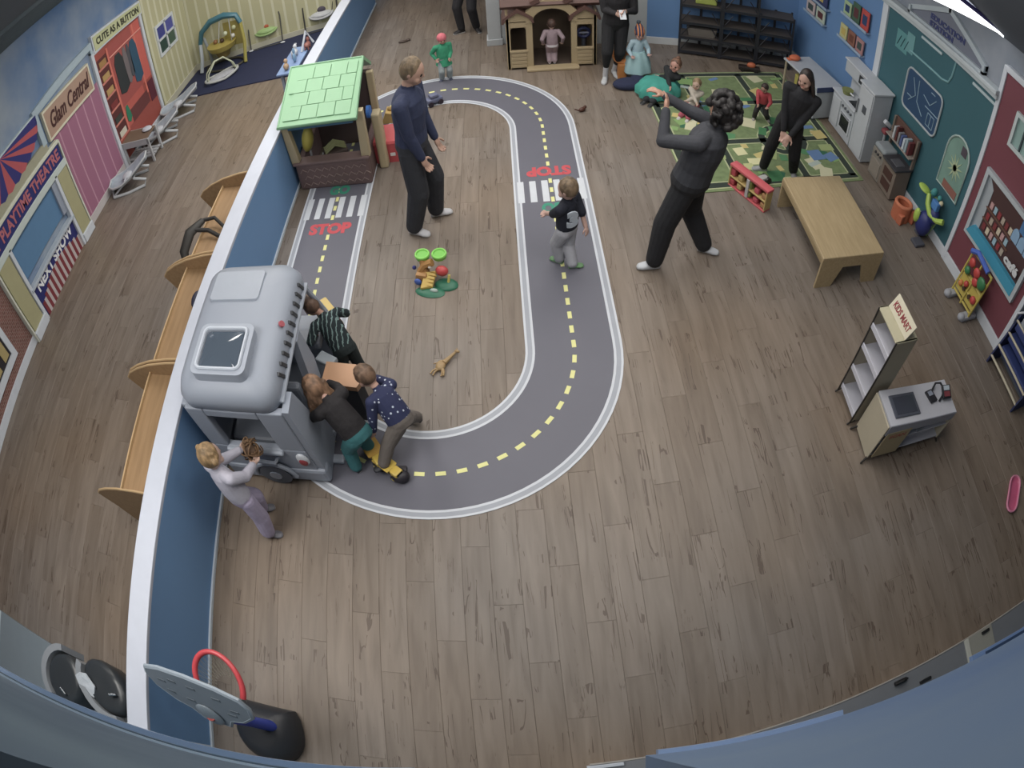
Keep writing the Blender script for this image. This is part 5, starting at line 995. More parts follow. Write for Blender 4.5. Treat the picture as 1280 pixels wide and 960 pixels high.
def person(label, face, H, pelvis, neck, head, feet, wrists, cols, look=None, adult=False, hair='short', hairc='#5a4632', group=None, elbow=None, knee=None, bulk=1.0, sleeve=.92, curl=.5, pantlen=.95, hairlen=.3, side=None, wide=1.12):
    """everything in metres in the room; feet = ((x, y, z, toe angle), ...) for left and right, wrists = (left, right)"""
    P = Vector(pelvis); N = Vector(neck); HC = Vector(head); f2 = Vector((face[0], face[1], 0)).normalized(); lf = Vector(look).normalized() if look else (f2 + Vector((0, 0, -.25))).normalized()
    t = thing('person', label, 'person', (P.x, P.y, 0)); base = Vector((P.x, P.y, 0))
    up = (N - P).normalized(); sd_ = f2.cross(up).normalized() if side is None else Vector(side).normalized(); fw_ = up.cross(sd_).normalized()   # sd_ = the person's right
    b = B(); prim = []                                                          # prim: (a, b, ra, rb, tag)
    def cap(a, c, ra, rc, tg, flat=None):
        a = Vector(a); c = Vector(c); b.sph(a, ra, 12).sph(c, rc, 12).cone(a, c, ra, rc, 14, cap=True); prim.append((a, c, ra, rc, tg))
    s = H
    if adult: sw, hw, ua, fa, ul, ll, rh = .108, .052, .168, .15, .245, .235, (.047, .057, .068); R_ = dict(ua=(.033, .027), fa=(.026, .018), th=(.054, .04), sh=(.038, .027))
    else: sw, hw, ua, fa, ul, ll, rh = .105, .052, .15, .13, .215, .19, (.074, .084, .092); R_ = dict(ua=(.040, .034), fa=(.033, .024), th=(.062, .048), sh=(.046, .036))
    # torso rings
    L_ = (N - P).length
    tor = [(-.16, .075, .06), (0, .098, .074), (.3, .088, .068), (.62, .098, .074), (.85, .102, .066), (.97, .062, .05), (1.04, .034, .034)]
    if not adult: tor = [(-.16, .08, .066), (0, .098, .08), (.3, .098, .084), (.62, .096, .076), (.85, .094, .064), (.97, .06, .05), (1.04, .036, .036)]
    rings = []
    for tt_, w, d in tor:
        c = P + up * L_ * tt_; rings.append([c + sd_ * (w * s * bulk * math.cos(a)) + fw_ * (d * s * bulk * math.sin(a)) for a in [k * 2 * PI / 18 for k in range(18)]])
    b.loft(rings); prim.append((P - up * .0, N - up * .06 * s, .085 * s * bulk, .085 * s * bulk, 'torso'))
    # neck + head
    cap(N, HC - lf * .01 * s - up * .02 * s, .034 * s if adult else .036 * s, .03 * s, 'skin')
    hs = lf.cross(Vector((0, 0, 1)) if abs(lf.z) < .85 else up).normalized(); hu = hs.cross(lf).normalized()
    rot = Matrix((hs, lf, hu)).transposed().to_4x4()
    def hp_(x, y, z): return HC + hs * x * s + lf * y * s + hu * z * s
    rx, ry, rz_ = [q * s for q in rh]
    bmesh.ops.create_uvsphere(b.bm, u_segments=20, v_segments=14, radius=1, matrix=Matrix.Translation(HC) @ rot @ Matrix.Diagonal((rx, ry, rz_, 1)))
    k = rh[0]
    b.sph(hp_(0, rh[1] * .55, -rh[2] * .62), k * s * .52, 10); b.sph(hp_(0, rh[1] * 1.0, -rh[2] * .08), k * s * .17, 8); b.sph(hp_(0, rh[1] * .9, -rh[2] * .02 + .01), k * s * .12, 8)
    for q in (-1, 1): b.sph(hp_(q * rh[0] * 1.0, -rh[1] * .08, -rh[2] * .05), (k * s * .12, k * s * .2, k * s * .28), 8, rot=rot.to_euler()); b.sph(hp_(q * rh[0] * .55, rh[1] * .62, -rh[2] * .35), k * s * .36, 8)
    prim.append((HC, HC, rx, rx, 'skin'))
    # arms
    S0 = N - up * .035 * s
    for i, q in ((0, -1), (1, 1)):
        A = S0 + sd_ * q * sw * s * bulk; w = Vector(wrists[i]); pole = (Vector(elbow[i]) if elbow else (-fw_ * .7 + sd_ * q * .5 - Vector((0, 0, .4))))
        E, Wp = ik(A, w, ua * s, fa * s, pole)
        lo = 1.18; cap(S0 + sd_ * q * sw * .6 * s, A, R_['ua'][0] * s * 1.2, R_['ua'][0] * s * 1.15, 'top')
        cap(A, E, R_['ua'][0] * s * lo, R_['ua'][1] * s * lo, 'top')
        cut = E + (Wp - E) * sleeve if sleeve > 0 else E
        if sleeve > 0: cap(E, cut, R_['fa'][0] * s * lo, R_['fa'][1] * s * 1.25, 'top')
        cap(cut if sleeve > 0 else E, Wp, R_['fa'][1] * s, R_['fa'][1] * s * .86, 'skin')
        # hand: palm, four fingers, thumb
        d = (Wp - E).normalized(); sidev = d.cross(fw_ if abs(d.dot(fw_)) < .9 else up).normalized(); pn = sidev.cross(d).normalized() * (1 if True else -1)
        hl = .052 * s; pw = .021 * s; pt = .010 * s if adult else .012 * s
        pc = Wp + d * hl * .5
        M4 = Matrix((sidev, d, pn)).transposed().to_4x4()
        bmesh.ops.create_uvsphere(b.bm, u_segments=12, v_segments=8, radius=1, matrix=Matrix.Translation(pc) @ M4 @ Matrix.Diagonal((pw * 1.15, hl * .62, pt * 1.25, 1))); prim.append((Wp, Wp + d * hl, pt * 1.5, pt * 1.5, 'skin'))
        cdir = fw_ if fw_.dot(pn) >= 0 else -fw_
        cn = pn if pn.dot(fw_) > 0 else -pn; fr_ = .0062 * s if adult else .0078 * s
        for j, ln in enumerate((.036, .041, .038, .029)):
            r0 = Wp + d * hl * .95 + sidev * pw * (-.95 + j * .63); dd = (d + sidev * (-.12 + .08 * j)).normalized(); ang = curl
            p1 = r0 + (dd * math.cos(ang * .5) + cn * math.sin(ang * .5)) * ln * s * .5; p2 = p1 + (dd * math.cos(ang * 1.5) + cn * math.sin(ang * 1.5)) * ln * s * .5
            b.tube([r0 - dd * .004, p1, p2], [fr_ * 1.1, fr_, fr_ * .85], 6); b.sph(p2, fr_ * .85, 6); prim.append((r0, p2, fr_ * 1.3, fr_ * 1.3, 'skin'))
        th0 = Wp + d * hl * .35 - sidev * pw * 1.0; th1 = th0 + (-sidev * .8 + d * .6 + cn * .3).normalized() * .022 * s; th2 = th1 + (-sidev * .25 + d * .9 + cn * .4).normalized() * .019 * s
        b.tube([th0 + sidev * .004, th1, th2], [fr_ * 1.35, fr_ * 1.15, fr_ * .95], 6); b.sph(th2, fr_ * .95, 6); prim.append((th0, th2, fr_ * 1.3, fr_ * 1.3, 'skin'))
    # legs
    for i, q in ((0, -1), (1, 1)):
        A = P + sd_ * q * hw * s - Vector((0, 0, .015 * s)); fx, fy, fz, fa_ = feet[i]; ank = Vector((fx, fy, fz + (.045 if adult else .05) * s)); td = Vector((math.cos(fa_), math.sin(fa_), 0))
        pole = Vector(knee[i]) if knee else (f2 * .8 + td * .4)
        K, An = ik(A, ank, ul * s, ll * s, pole)
        lo = 1.06; cap(A, K, R_['th'][0] * s * lo * bulk ** .5, R_['th'][1] * s * lo * wide, 'bottom')
        C = K + (An - K) * pantlen; cap(K, C, R_['sh'][0] * s * 1.12 * wide, R_['sh'][1] * s * (1.25 * wide if pantlen > .8 else 1), 'bottom')
        if pantlen < .99: cap(C, An, R_['sh'][1] * s * .85, R_['sh'][1] * s * .8, 'sock')
        fl = (.105 if adult else .12) * s; fwid = (.024 if adult else .032) * s; td = Vector((math.cos(fa_), math.sin(fa_), 0)); ts = Vector((-td.y, td.x, 0)); zb = An.z - (.045 if adult else .05) * s
        rings = []
        for u_, w, h in ((-.32, .6, .028), (-.27, .85, .05), (-.05, .9, .055), (.25, .95, .04), (.55, 1.1, .030), (.78, .85, .024), (.86, .4, .016)):
            c = Vector((An.x, An.y, zb)) + td * fl * u_; hh = h * s
            rings.append([c + ts * (fwid * w * math.cos(a)) + Vector((0, 0, max(0, hh * (.5 + .5 * math.sin(a)) if math.sin(a) > -.5 else 0))) for a in [n_ * 2 * PI / 12 for n_ in range(12)]])
        b.loft(rings); z0 = Vector((0, 0, .02 * s)); prim.append((Vector((An.x, An.y, zb)) - td * fl * .2 + z0, Vector((An.x, An.y, zb)) + td * fl * .7 + z0, .028 * s, .026 * s, 'shoe'))
    me = remesh(b, .0068 if adult else .0052, 'body')
    # materials by nearest part of the body
    nv = len(me.vertices); co = np.empty(nv * 3, dtype=np.float32); me.vertices.foreach_get('co', co); co = co.reshape(-1, 3)
    npoly = len(me.polygons); cen = np.empty(npoly * 3, dtype=np.float32); me.polygons.foreach_get('center', cen); cen = cen.reshape(-1, 3)
    tags = ['skin', 'top', 'bottom', 'shoe', 'sock', 'eye', 'lip', 'sole']; best = np.full(npoly, 1e9); ti = np.zeros(npoly, dtype=np.int32)
    for a, c, ra, rc, tg in prim:
        a = np.array(a); c = np.array(c); ab = c - a; L2 = max(float(ab @ ab), 1e-9); tp = np.clip(((cen - a) @ ab) / L2, 0, 1); dist = np.linalg.norm(cen - (a + tp[:, None] * ab), axis=1) - (ra + (rc - ra) * tp)
        m = dist < best; best = np.where(m, dist, best)
        if tg == 'torso':
            h = ((cen - np.array(P)) @ np.array(up)) / L_; lab = np.where(h < .10, 2, 1)
            ti = np.where(m, lab, ti)
        else: ti = np.where(m, tags.index(tg), ti)
    h = ((cen - np.array(P)) @ np.array(up)); lat = np.abs((cen - np.array(P)) @ np.array(sd_)); nearax = np.linalg.norm(cen - np.array(P), axis=1)
    ti = np.where((ti == 2) & (h > .03 * s) & (nearax < .2 * s), 1, ti)
    for q in (-1, 1): ti = np.where(np.linalg.norm(cen - np.array(hp_(q * rh[0] * .42, rh[1] * .88, rh[2] * .06)), axis=1) < k * s * .17, 5, ti)
    lipd = cen - np.array(hp_(0, rh[1] * .98, -rh[2] * .5)); ti = np.where((np.abs(lipd @ np.array(hs)) < k * s * .3) & (np.abs(lipd @ np.array(hu)) < k * s * .09) & (np.abs(lipd @ np.array(lf)) < k * s * .4), 6, ti)
    ti = np.where((ti == 3) & (cen[:, 2] < .012 * s + min(feet[0][2], feet[1][2])), 7, ti)
    me.materials.clear()
    C_ = dict(skin='#b98f7a', top='#333333', bottom='#333333', shoe='#aaaaaa', sock='#b0b0b0', eye='#2a201c', lip='#a5605a', sole='#b5b5b5'); C_.update(cols)
    for tg in tags:
        v = C_[tg]; me.materials.append(v if not isinstance(v, str) else M(v, .85 if tg in ('top', 'bottom', 'sock') else .55, noise=.12 if tg in ('top', 'bottom') else .04, scale=14, bump=.5 if tg in ('top', 'bottom') else 0))
    me.polygons.foreach_set('material_index', ti.astype(np.int32))
    me.transform(Matrix.Translation(-base)); me.update()
    o = bpy.data.objects.new('body', me); COL.objects.link(o); o.parent = t
    # hair
    if hair:
        hb = B(); rr_ = random.Random(hash(label) % 1000 if False else len(label)); g = s
        if hair != 'none':
            bmesh.ops.create_uvsphere(hb.bm, u_segments=20, v_segments=14, radius=1, matrix=Matrix.Translation(HC - lf * ry * .18 + hu * rz_ * .14) @ rot @ Matrix.Diagonal((rx * 1.09, ry * 1.0, rz_ * 1.0, 1)))
            for n_ in range(26):
                a = rr_.uniform(0, 2 * PI); e_ = rr_.uniform(0, 1.2); v = Vector((math.cos(a) * math.cos(e_), math.sin(a) * math.cos(e_), math.sin(e_)))
                if v.y > .55 and v.z < .5: continue
                hb.sph(HC + hs * v.x * rx * .98 + lf * (v.y * ry * .86 - ry * .16) + hu * (v.z * rz_ * .92 + rz_ * .12), k * s * .2, 6)
        if hair == 'afro':
            for n_ in range(90):
                a = rr_.uniform(0, 2 * PI); e_ = rr_.uniform(-.7, 1.5); v = Vector((math.cos(a) * math.cos(e_), math.sin(a) * math.cos(e_), math.sin(e_)))
                if v.y > .5 and v.z < .45: continue
                hb.sph(HC + hs * v.x * rx * 1.75 + lf * (v.y * ry * 1.4 - ry * .3) + hu * (v.z * rz_ * 1.35), rr_.uniform(.3, .5) * k * s, 6)
            hb.sph(HC - lf * ry * .35, rx * 1.45, 12)
        if hair in ('long', 'wavy'):
            for n_ in range(16):
                a = -1.25 + n_ * 2.5 / 15; base_p = HC - lf * ry * .75 * math.cos(a) + hs * rx * 1.0 * math.sin(a) + hu * rz_ * .1; L2 = hairlen * rr_.uniform(.8, 1.05); out = (-lf * math.cos(a) * .2 + hs * math.sin(a) * .3); dn = Vector((0, 0, -1)) * .85 - up * .15 - lf * .15
                pts = [base_p + out * L2 * u_ * .6 + dn * L2 * u_ + (hs * math.sin(u_ * 7 + n_) * .012 if hair == 'wavy' else Vector()) for u_ in (0, .25, .5, .75, 1)]
                hb.tube(pts, [k * s * .36, k * s * .36, k * s * .34, k * s * .28, k * s * .14], 6)
        if hair == 'bun': hb.sph(HC - lf * ry * .9 + hu * rz_ * .75, k * s * .5, 10); 
        if hair == 'pigtail':
            for q in (-1, 1): hb.sph(HC + hs * q * rx * 1.15 - lf * ry * .3 + hu * rz_ * .2, k * s * .38, 8)
        hm = remesh(hb, .0075 if adult else .0062, 'hair', 1); hm.transform(Matrix.Translation(-base))
        mt, nt, bs_ = nodemat('hair_' + hairc.lstrip('#'), .6); n1 = nt.nodes.new('ShaderNodeTexNoise'); n1.inputs['Scale'].default_value = 30; n1.inputs['Detail'].default_value = 3; co2 = nt.nodes.new('ShaderNodeTexCoord'); mp = nt.nodes.new('ShaderNodeMapping'); mp.inputs['Scale'].default_value = (1, 1, .25); nt.links.new(co2.outputs['Object'], mp.inputs[0]); nt.links.new(mp.outputs[0], n1.inputs['Vector'])
        c = srgb(hairc); r = ramp(nt, [(.35, '#000000'), (.65, '#ffffff')]); r.color_ramp.elements[0].color = tuple(x * .55 for x in c[:3]) + (1,); r.color_ramp.elements[1].color = tuple(min(1, x * 1.35) for x in c[:3]) + (1,); nt.links.new(n1.outputs['Fac'], r.inputs[0]); nt.links.new(r.outputs[0], bs_.inputs['Base Color'])
        bp = nt.nodes.new('ShaderNodeBump'); bp.inputs['Strength'].default_value = .6; bp.inputs['Distance'].default_value = .01; nt.links.new(n1.outputs['Fac'], bp.inputs['Height']); nt.links.new(bp.outputs[0], bs_.inputs['Normal'])
        hm.materials.clear(); hm.materials.append(mt); ho = bpy.data.objects.new('hair', hm); COL.objects.link(ho); ho.parent = t
    t['_b'] = 0; del t['_b']
    return t, dict(HC=HC, hs=hs, lf=lf, hu=hu, N=N, P=P, up=up, sd=sd_, fw=fw_, rx=rx, ry=ry, rz=rz_, base=base)
def pattern_mat(name, basec, dotc, scale, thr, kind='VORONOI'):
    m, nt, b = nodemat(name, .85); co = nt.nodes.new('ShaderNodeTexCoord')
    if kind == 'VORONOI':
        v = nt.nodes.new('ShaderNodeTexVoronoi'); v.inputs['Scale'].default_value = scale; nt.links.new(co.outputs['Object'], v.inputs['Vector']); g = mathn(nt, 'LESS_THAN', v.outputs['Distance'], thr)
    else:
        v = nt.nodes.new('ShaderNodeTexWave'); v.inputs['Scale'].default_value = scale; v.inputs['Distortion'].default_value = 3.0; v.inputs['Detail Scale'].default_value = 3; nt.links.new(co.outputs['Object'], v.inputs['Vector']); g = mathn(nt, 'GREATER_THAN', v.outputs['Fac'], thr)
    c = mixc(nt, g, srgb(basec), srgb(dotc)); nt.links.new(c, b.inputs['Base Color']); return m

# 1 man in navy sweater
person('man in navy sweatshirt and charcoal trousers standing by the red toy bin', (.96, -.2), 1.80, (-.90, 4.86, .955), (-.87, 4.86, 1.50), (-.80, 4.85, 1.67),
       ((-.80, 4.99, 0, .2), (-1.0, 4.74, 0, -.35)), ((-.70, 5.02, .86), (-.78, 4.70, .80)), dict(top='#2b3452', bottom='#2d2f36', shoe='#b9b9bd', skin='#b08a76'), look=(.9, -.15, -.35), adult=True, hair='short', hairc='#6e5c44', elbow=((-.8, .1, -.3), (-.9, -.3, -.2)), bulk=1.12, wide=1.35)
# 2 woman in black with curly hair, arms raised
person('woman in dark grey sweatshirt with curly black hair, both arms raised', (-.75, .65), 1.70, (1.42, 4.12, .88), (1.56, 4.10, 1.38), (1.62, 4.12, 1.53),
       ((1.15, 4.03, 0, 3.1), (1.66, 4.18, 0, -.45)), ((1.19, 4.22, 1.50), (1.24, 4.52, 1.46)), dict(top='#34363d', bottom='#1d1e23', shoe='#b5b9bf', skin='#a97e68'), look=(-.75, .65, -.2), adult=True, hair='afro', hairc='#1c1819', elbow=((-.6, -.5, -.8), (-.2, .5, -.9)), bulk=1.34, wide=1.4)
# 3 woman in black by the rug
person('woman in black with long dark hair standing behind the wooden table', (-.55, -.8), 1.48, (2.83, 5.16, .76), (2.88, 5.06, 1.19), (2.86, 5.03, 1.335),
       ((3.04, 5.25, 0, -1.7), (2.70, 5.36, 0, 2.9)), ((2.76, 4.98, .70), (2.70, 5.03, .68)), dict(top='#191a20', bottom='#17181c', shoe='#8d8f92', skin='#b08a7a'), look=(-.75, -.55, -.25), elbow=((.6, .6, -.5), (.1, .9, -.5)), adult=True, hair='long', hairc='#2b211e', hairlen=.34, bulk=1.04)
# 4 visitor with phone
person('adult in black jacket holding a phone beside the beige playhouse', (-.1, -1), 1.62, (1.42, 7.70, .82), (1.44, 7.68, 1.33), (1.45, 7.66, 1.49),
       ((1.42, 7.74, 0, -1.4), (1.27, 7.58, 0, -1.9)), ((1.50, 7.44, 1.06), (1.38, 7.42, 1.04)), dict(top='#1f1e22', bottom='#1a1b1f', shoe='#aeb1b4', sock='#b4b6bb', skin='#c09a8a'), look=(0, -.8, -.6), adult=True, hair='short', hairc='#2a211e', bulk=1.12, pantlen=.55)
ph = tag(obj('phone', B().box((-.04, -.075, 0), (.04, .075, .009), .003), M('#b9bec6', .3), None, loc=(1.44, 7.33, 1.06), rot=(.6, 0, 0)), 'pale phone held in both hands of the adult in black jacket', 'phone')
# 5 walker at the top
person('adult in black clothes walking in the hall beside the white post', (-.5, -.85), 1.66, (-.57, 9.72, .84), (-.55, 9.72, 1.36), (-.55, 9.70, 1.53),
       ((-.46, 9.62, 0, -1.2), (-.70, 9.60, 0, 3.6)), ((-.30, 9.7, .85), (-.82, 9.68, .85)), dict(top='#1f2025', bottom='#1b1a1f', shoe='#1d1a1c', skin='#b08a7a'), adult=True, hair='short', hairc='#2a211e', bulk=1.1)
# 6 child in pink hat
t6, q6 = person('small child in bright green coat and pink hat on the far bend of road mat', (.35, -.95), .76, (-.86, 7.95, .33), (-.86, 7.93, .55), (-.855, 7.92, .635),
       ((-.80, 7.95, 0, -1.2), (-.91, 7.93, 0, -1.8)), ((-.77, 7.88, .36), (-.96, 7.88, .36)), dict(top='#1f8f68', bottom='#8f9a9c', shoe='#3a3f55', skin='#a97e6e'), hair='short', hairc='#3a2a24', bulk=1.25)
hb = B(); hb.sph(q6['HC'] + q6['hu'] * .018 - q6['lf'] * .008 - q6['base'], (q6['rx'] * 1.2, q6['ry'] * 1.12, q6['rz'] * .95), 16); obj('knit_hat', hb, M('#c9626e', .85, bump=.4, scale=30), t6, True)
obj('coat_hem', B().loft([[Vector((r_ * math.cos(a), r_ * .85 * math.sin(a), z)) for a in [k * 2 * PI / 18 for k in range(18)]] for r_, z in ((.10, .30), (.115, .24), (.09, .36))][::1]), M('#1f8f68', .85), t6, True)
# 7 child in the doorway
t7, q7 = person('small child in mauve jumper standing in doorway of beige playhouse, seen from behind', (0, 1), .76, (.62, 8.12, .33), (.62, 8.12, .555), (.62, 8.13, .645),
       ((.58, 8.12, .04, 1.6), (.65, 8.12, .04, 1.5)), ((.50, 8.12, .36), (.76, 8.10, .37)), dict(top='#8f7c83', bottom='#97838a', shoe='#8d7f86', skin='#c0a090'), hair='short', hairc='#4a342b', bulk=1.12)
obj('white_hem', B().strip([(.072 * math.cos(a), .062 * math.sin(a)) for a in [k * 2 * PI / 20 for k in range(20)]], [(.084 * math.cos(a), .074 * math.sin(a)) for a in [k * 2 * PI / 20 for k in range(20)]], .315, .345, True), M('#c5c0c4', .8), t7, True)
# 8 child in striped hat and pale blue dress
t8, q8 = person('child in pale blue dress and orange striped hat standing behind the seated girl', (.1, -1), .80, (1.70, 7.62, .35), (1.71, 7.60, .58), (1.72, 7.59, .67),
       ((1.75, 7.62, 0, -1.4), (1.66, 7.60, 0, -1.7)), ((1.83, 7.50, .42), (1.60, 7.50, .40)), dict(top='#9db9c6', bottom='#8fb0b8', shoe='#3a3f55', skin='#b08a80'), hair='short', hairc='#5a3c2c')
obj('dress_skirt', B().loft([[Vector((r_ * math.cos(a) * (1 + .06 * math.sin(a * 7)), r_ * math.sin(a) * (1 + .06 * math.sin(a * 7)), z)) for a in [k * 2 * PI / 42 for k in range(42)]] for r_, z in ((.10, .42), (.15, .33), (.19, .22), (.2, .14))]), M('#8fb3b8', .9, noise=.15), t8, True)
hb = B(); hc = q8['HC'] - q8['base']; hb.loft([[hc + q8['hs'] * r_ * math.cos(a) + q8['lf'] * (r_ * math.sin(a) - d_) + q8['hu'] * z for a in [k * 2 * PI / 18 for k in range(18)]] for r_, z, d_ in ((.068, .02, 0), (.07, .05, .01), (.058, .09, .03), (.035, .12, .06), (.012, .13, .08))]); obj('striped_hat', hb, stripe_material('hat_stripes', '#2d3558', '#c9772f', .04, 0, .45), t8, True)
obj('hat_pompom', B().sph(hc + q8['hu'] * .14 - q8['lf'] * .09, .03, 8), M('#4a5560', .9), t8, True)
ow = thing('orange_toy_ring', 'orange round toy standing on floor beside child in striped hat', 'toy', (1.50, 7.62, 0)); obj('ring', B().tube([(.10 * math.cos(a), 0, .36 + .11 * math.sin(a)) for a in [k * 2 * PI / 18 for k in range(18)]], .035, 8, True), M('#c97a2e', .5), ow, True); obj('stand', B().box((-.06, -.06, 0), (.06, .06, .24), .02), M('#b9762f', .5), ow); obj('hub', B().cone((0, .0, .36), (0, .03, .36), .07), M('#7c4a22'), ow)
nb = tag(obj('navy_blanket', B().sph((0, 0, .05), (.22, .13, .08), 16).sph((.12, .05, .07), (.12, .1, .08), 10), M('#232a47', .9, bump=.8, scale=8), None, True, loc=(1.55, 7.36, 0)), 'dark navy cloth bundle on floor left of the seated girl in teal skirt', 'blanket')
# 9 girl in teal tulle skirt, sitting
t9, q9 = person('girl in black top and teal tulle skirt sitting at the rug edge', (-.75, -.65), .92, (1.98, 7.14, .11), (2.06, 7.08, .37), (2.08, 7.05, .47),
       ((1.66, 6.92, 0, 3.7), (1.74, 6.84, 0, 3.9)), ((1.86, 7.22, .22), (1.98, 6.86, .14)), dict(top='#1f2226', bottom='#26282e', shoe='#232326', sole='#9da0a4', skin='#b08070'), look=(-.6, -.7, -.1), hair='bun', hairc='#6b4a35', sleeve=.95, knee=((-.3, -.3, 1), (-.3, -.3, 1)))
obj('tulle_skirt', B().loft([[Vector((-.10 + r_ * 1.2 * math.cos(a) * (1 + .07 * math.sin(a * 9)), -.04 + r_ * math.sin(a) * (1 + .07 * math.sin(a * 9)), z)) for a in [k * 2 * PI / 54 for k in range(54)]] for r_, z in ((.09, .25), (.17, .23), (.24, .14), (.24, .05), (.2, .03))]), M('#2c9284', .9, noise=.15), t9, True)
# 10 small blond child sitting
t10, _ = person('small fair haired child in pale top and pink trousers sitting on the rug edge', (-.6, -.8), .72, (2.24, 6.70, .10), (2.26, 6.68, .31), (2.25, 6.66, .40),
       ((2.02, 6.52, 0, 3.9), (2.10, 6.44, 0, 4.1)), ((2.08, 6.62, .16), (2.24, 6.46, .15)), dict(top='#a9a094', bottom='#a84a5c', shoe='#b9b4b0', skin='#b99a88'), hair='short', hairc='#8c7350', knee=((-.3, -.3, 1), (-.3, -.3, 1)))
# 11 red toddler
person('toddler in red top and black trousers standing on the town rug', (-.6, -.75), .62, (3.07, 6.42, .26), (3.05, 6.38, .43), (3.04, 6.355, .50),
       ((3.16, 6.40, .01, -1.4), (2.99, 6.44, .01, -2.2)), ((3.06, 6.24, .30), (2.95, 6.30, .30)), dict(top='#a3323c', bottom='#211e20', shoe='#8f8a84', skin='#a07a68'), look=(-.6, -.5, -.5), hair='short', hairc='#33241e', bulk=1.15)
# 12 boy in jersey
t12, q12 = person('boy in black number jersey and light grey trousers standing on the road mat', (-.75, .62), .98, (.40, 4.16, .44), (.41, 4.15, .735), (.41, 4.15, .85),
       ((.335, 4.20, .004, 2.5), (.44, 4.12, .004, 0.05)), ((.24, 4.26, .52), (.56, 4.10, .44)), dict(top='#1a1e2c', bottom='#a7a8b0', shoe='#5f8a5a', sole='#8fa58a', skin='#c09a8c'), look=(-.8, .5, -.3), hair='short', hairc='#6e5a42', sleeve=0, bulk=1.1, elbow=((.2, -.5, -.6), (.3, -.6, -.4)))
nn_ = Vector((.30, -.954, 0)); text('jersey_number', '3', .20, M('#a9b3bf'), t12, q12['P'] - q12['base'] + q12['up'] * .16 + nn_ * .108, (.954, .30, 0), q12['up'], .006, .014)
text('shoulder_number', '3', .06, M('#a9b3bf'), t12, q12['N'] - q12['base'] + q12['sd'] * .155 - q12['fw'] * .03 - q12['up'] * .11, (q12['fw'] * 1 + q12['sd'] * .35), q12['up'], .001, .006)
# 13 girl in white top
person('girl in white top and lilac trousers reaching to the van window beside blue wall', (.45, .9), 1.04, (-2.03, 1.60, .47), (-2.07, 1.64, .78), (-2.07, 1.68, .89),
       ((-2.07, 1.71, 0, .45), (-1.99, 1.50, 0, .15)), ((-2.00, 1.90, .62), (-1.89, 1.80, .60)), dict(top='#b5b3c2', bottom='#a49ab5', shoe='#6c6b72', sole='#c5c2c5', sock='#b5b0b8', skin='#c2a090'), look=(.5, .8, -.35), hair='pigtail', hairc='#94764c', pantlen=.86, wide=1.35, bulk=1.1)
bs2 = thing('brown_wicker_ball', 'brown tangled toy nest held in hands of the girl in white top', 'toy', (-1.93, 1.92, .60)); nb_ = B(); rr2 = random.Random(3)
for k in range(34):
    a0 = rr2.uniform(0, 6.28); ax = Vector((rr2.uniform(-1, 1), rr2.uniform(-1, 1), rr2.uniform(-1, 1))).normalized(); u_ = ax.orthogonal().normalized(); v_ = ax.cross(u_); r_ = rr2.uniform(.04, .085)
    nb_.tube([u_ * r_ * math.cos(a0 + w) * 1.2 + v_ * r_ * math.sin(a0 + w) * .9 + ax * .02 for w in (0, .5, 1, 1.5, 2, 2.5)], .006, 5)
o = obj('strands', nb_, M('#7a5c3e', .8, noise=.3, scale=30), bs2, True); o['kind'] = 'stuff'; obj('core', B().sph((0, 0, 0), (.06, .05, .045), 10), M('#5c4430', .8), bs2, True)
# 14 long haired girl leaning into the van
person('girl with long brown hair in black top leaning into the side of the grey van', (-.75, .65), .98, (-1.20, 2.20, .43), (-1.36, 2.33, .66), (-1.45, 2.39, .72),
       ((-1.32, 2.14, .004, 2.4), (-1.20, 2.28, .004, 2.4)), ((-1.62, 2.36, .40), (-1.44, 2.60, .50)), dict(top='#221f22', bottom='#2c6e73', shoe='#33363c', skin='#b98c7c'), look=(-.6, .6, -.7), hair='wavy', hairc='#846247', hairlen=.26, bulk=1.15)
# 15 boy in starred navy top bending
person('boy in navy top with white stars bending over a yellow dump truck', (-.8, .5), .90, (-.90, 2.33, .40), (-1.02, 2.46, .60), (-1.10, 2.52, .68),
       ((-1.13, 2.10, .004, 3.6), (-.86, 2.60, 0, 2.6)), ((-1.12, 2.24, .28), (-1.20, 2.66, .48)), dict(top=pattern_mat('star_knit', '#262d52', '#b9c0d0', 26, .2), bottom='#6a625c', shoe='#26282e', skin='#b9907c'), look=(-.7, .3, -.7), hair='short', hairc='#6b513c', bulk=1.2, elbow=((.2, -.8, .3), (.3, .5, .3)))
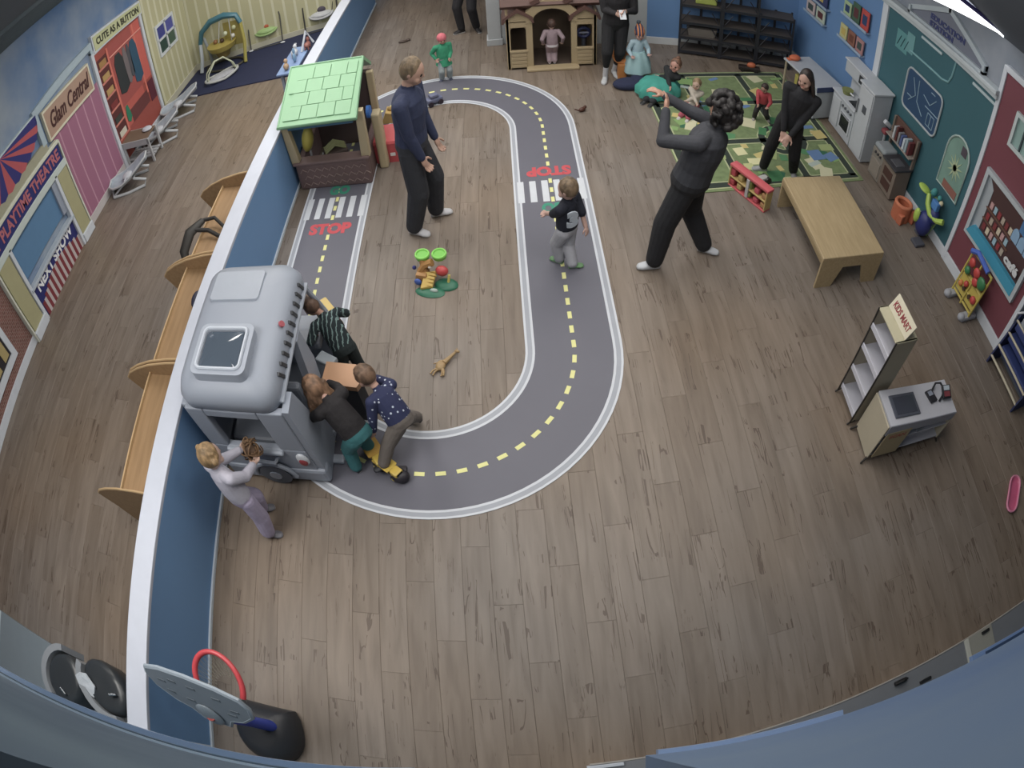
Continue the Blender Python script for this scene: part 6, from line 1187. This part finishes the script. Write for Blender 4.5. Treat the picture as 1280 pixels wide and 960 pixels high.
# 16 child in striped top by the van front
person('child in dark green striped top leaning on the front of the grey van', (-.6, .8), .86, (-1.38, 2.98, .42), (-1.50, 3.12, .64), (-1.60, 3.17, .70),
       ((-1.44, 2.93, .004, 2.2), (-1.30, 3.00, .004, 2.2)), ((-1.62, 3.06, .50), (-1.47, 3.28, .50)), dict(top=pattern_mat('striped_knit', '#17252a', '#6f8a88', 9, .86, 'WAVE'), bottom='#1f2a2c', shoe='#2b2d31', skin='#a97c66'), look=(-.6, .5, -.6), hair='short', hairc='#5f4636', bulk=1.15)

# ---- toy trucks
def truck(name, label, loc, rz, cabc, bedc):
    t = thing(name, label, 'toy truck', loc, rz)
    obj('chassis', B().box((-.13, -.045, .03), (.14, .045, .06), .01), M('#33342f'), t); obj('dump_bed', B().loft([rbox(-.13, .03, -.055, .055, .012, .065), rbox(-.15, .05, -.07, .07, .012, .13)]), M(bedc, .4), t, True)
    c = obj('cab', B().box((.05, -.05, .055), (.14, .05, .14), .015), M(cabc, .4), t, True); obj('windscreen', B().box((.136, -.035, .095), (.142, .035, .13)), M('#23262b', .2), c)
    for x in (-.08, .09):
        for y in (-.05, .05): w = obj('wheel', B().cone((x, y - .015, .036), (x, y + .015, .036), .036, n=16), M('#26272a'), t, True); obj('hub', B().cone((x, y * 1.36 - .002, .036), (x, y * 1.36 + .002, .036), .018, n=12), M('#c9b436'), w)
    return t
truck('yellow_dump_truck', 'yellow dump truck pushed by boy in starred top', (-1.17, 2.25, .004), -1.0, '#c9a92c', '#b98e26').scale = (.95, .95, .95)
truck('yellow_toy_loader', 'small yellow toy loader beside the feet of boy in starred top', (-1.06, 2.13, .004), -.7, '#cfae2c', '#c4a52c').scale = (.8, .8, .8)
tag(obj('dark_toy_scoop', B().sph((0, 0, .04), (.07, .06, .05), 12).box((-.05, .03, .03), (.05, .08, .07), .01), M('#26222a', .5), None, True, loc=(-.98, 2.07, .006)), 'black toy scoop on road mat in front of the yellow loader', 'toy')
tr3 = truck('orange_block_truck', 'yellow and orange block truck on hood of the grey van', (-1.52, 3.24, .425), -.9, '#c9462c', '#c9a92c'); obj('blue_window', B().box((.06, -.04, .14), (.12, .04, .165), .004), M('#2f49a0'), tr3); obj('white_roof', B().box((.05, -.045, .165), (.14, .045, .178), .004), M('#cfd0c0'), tr3)
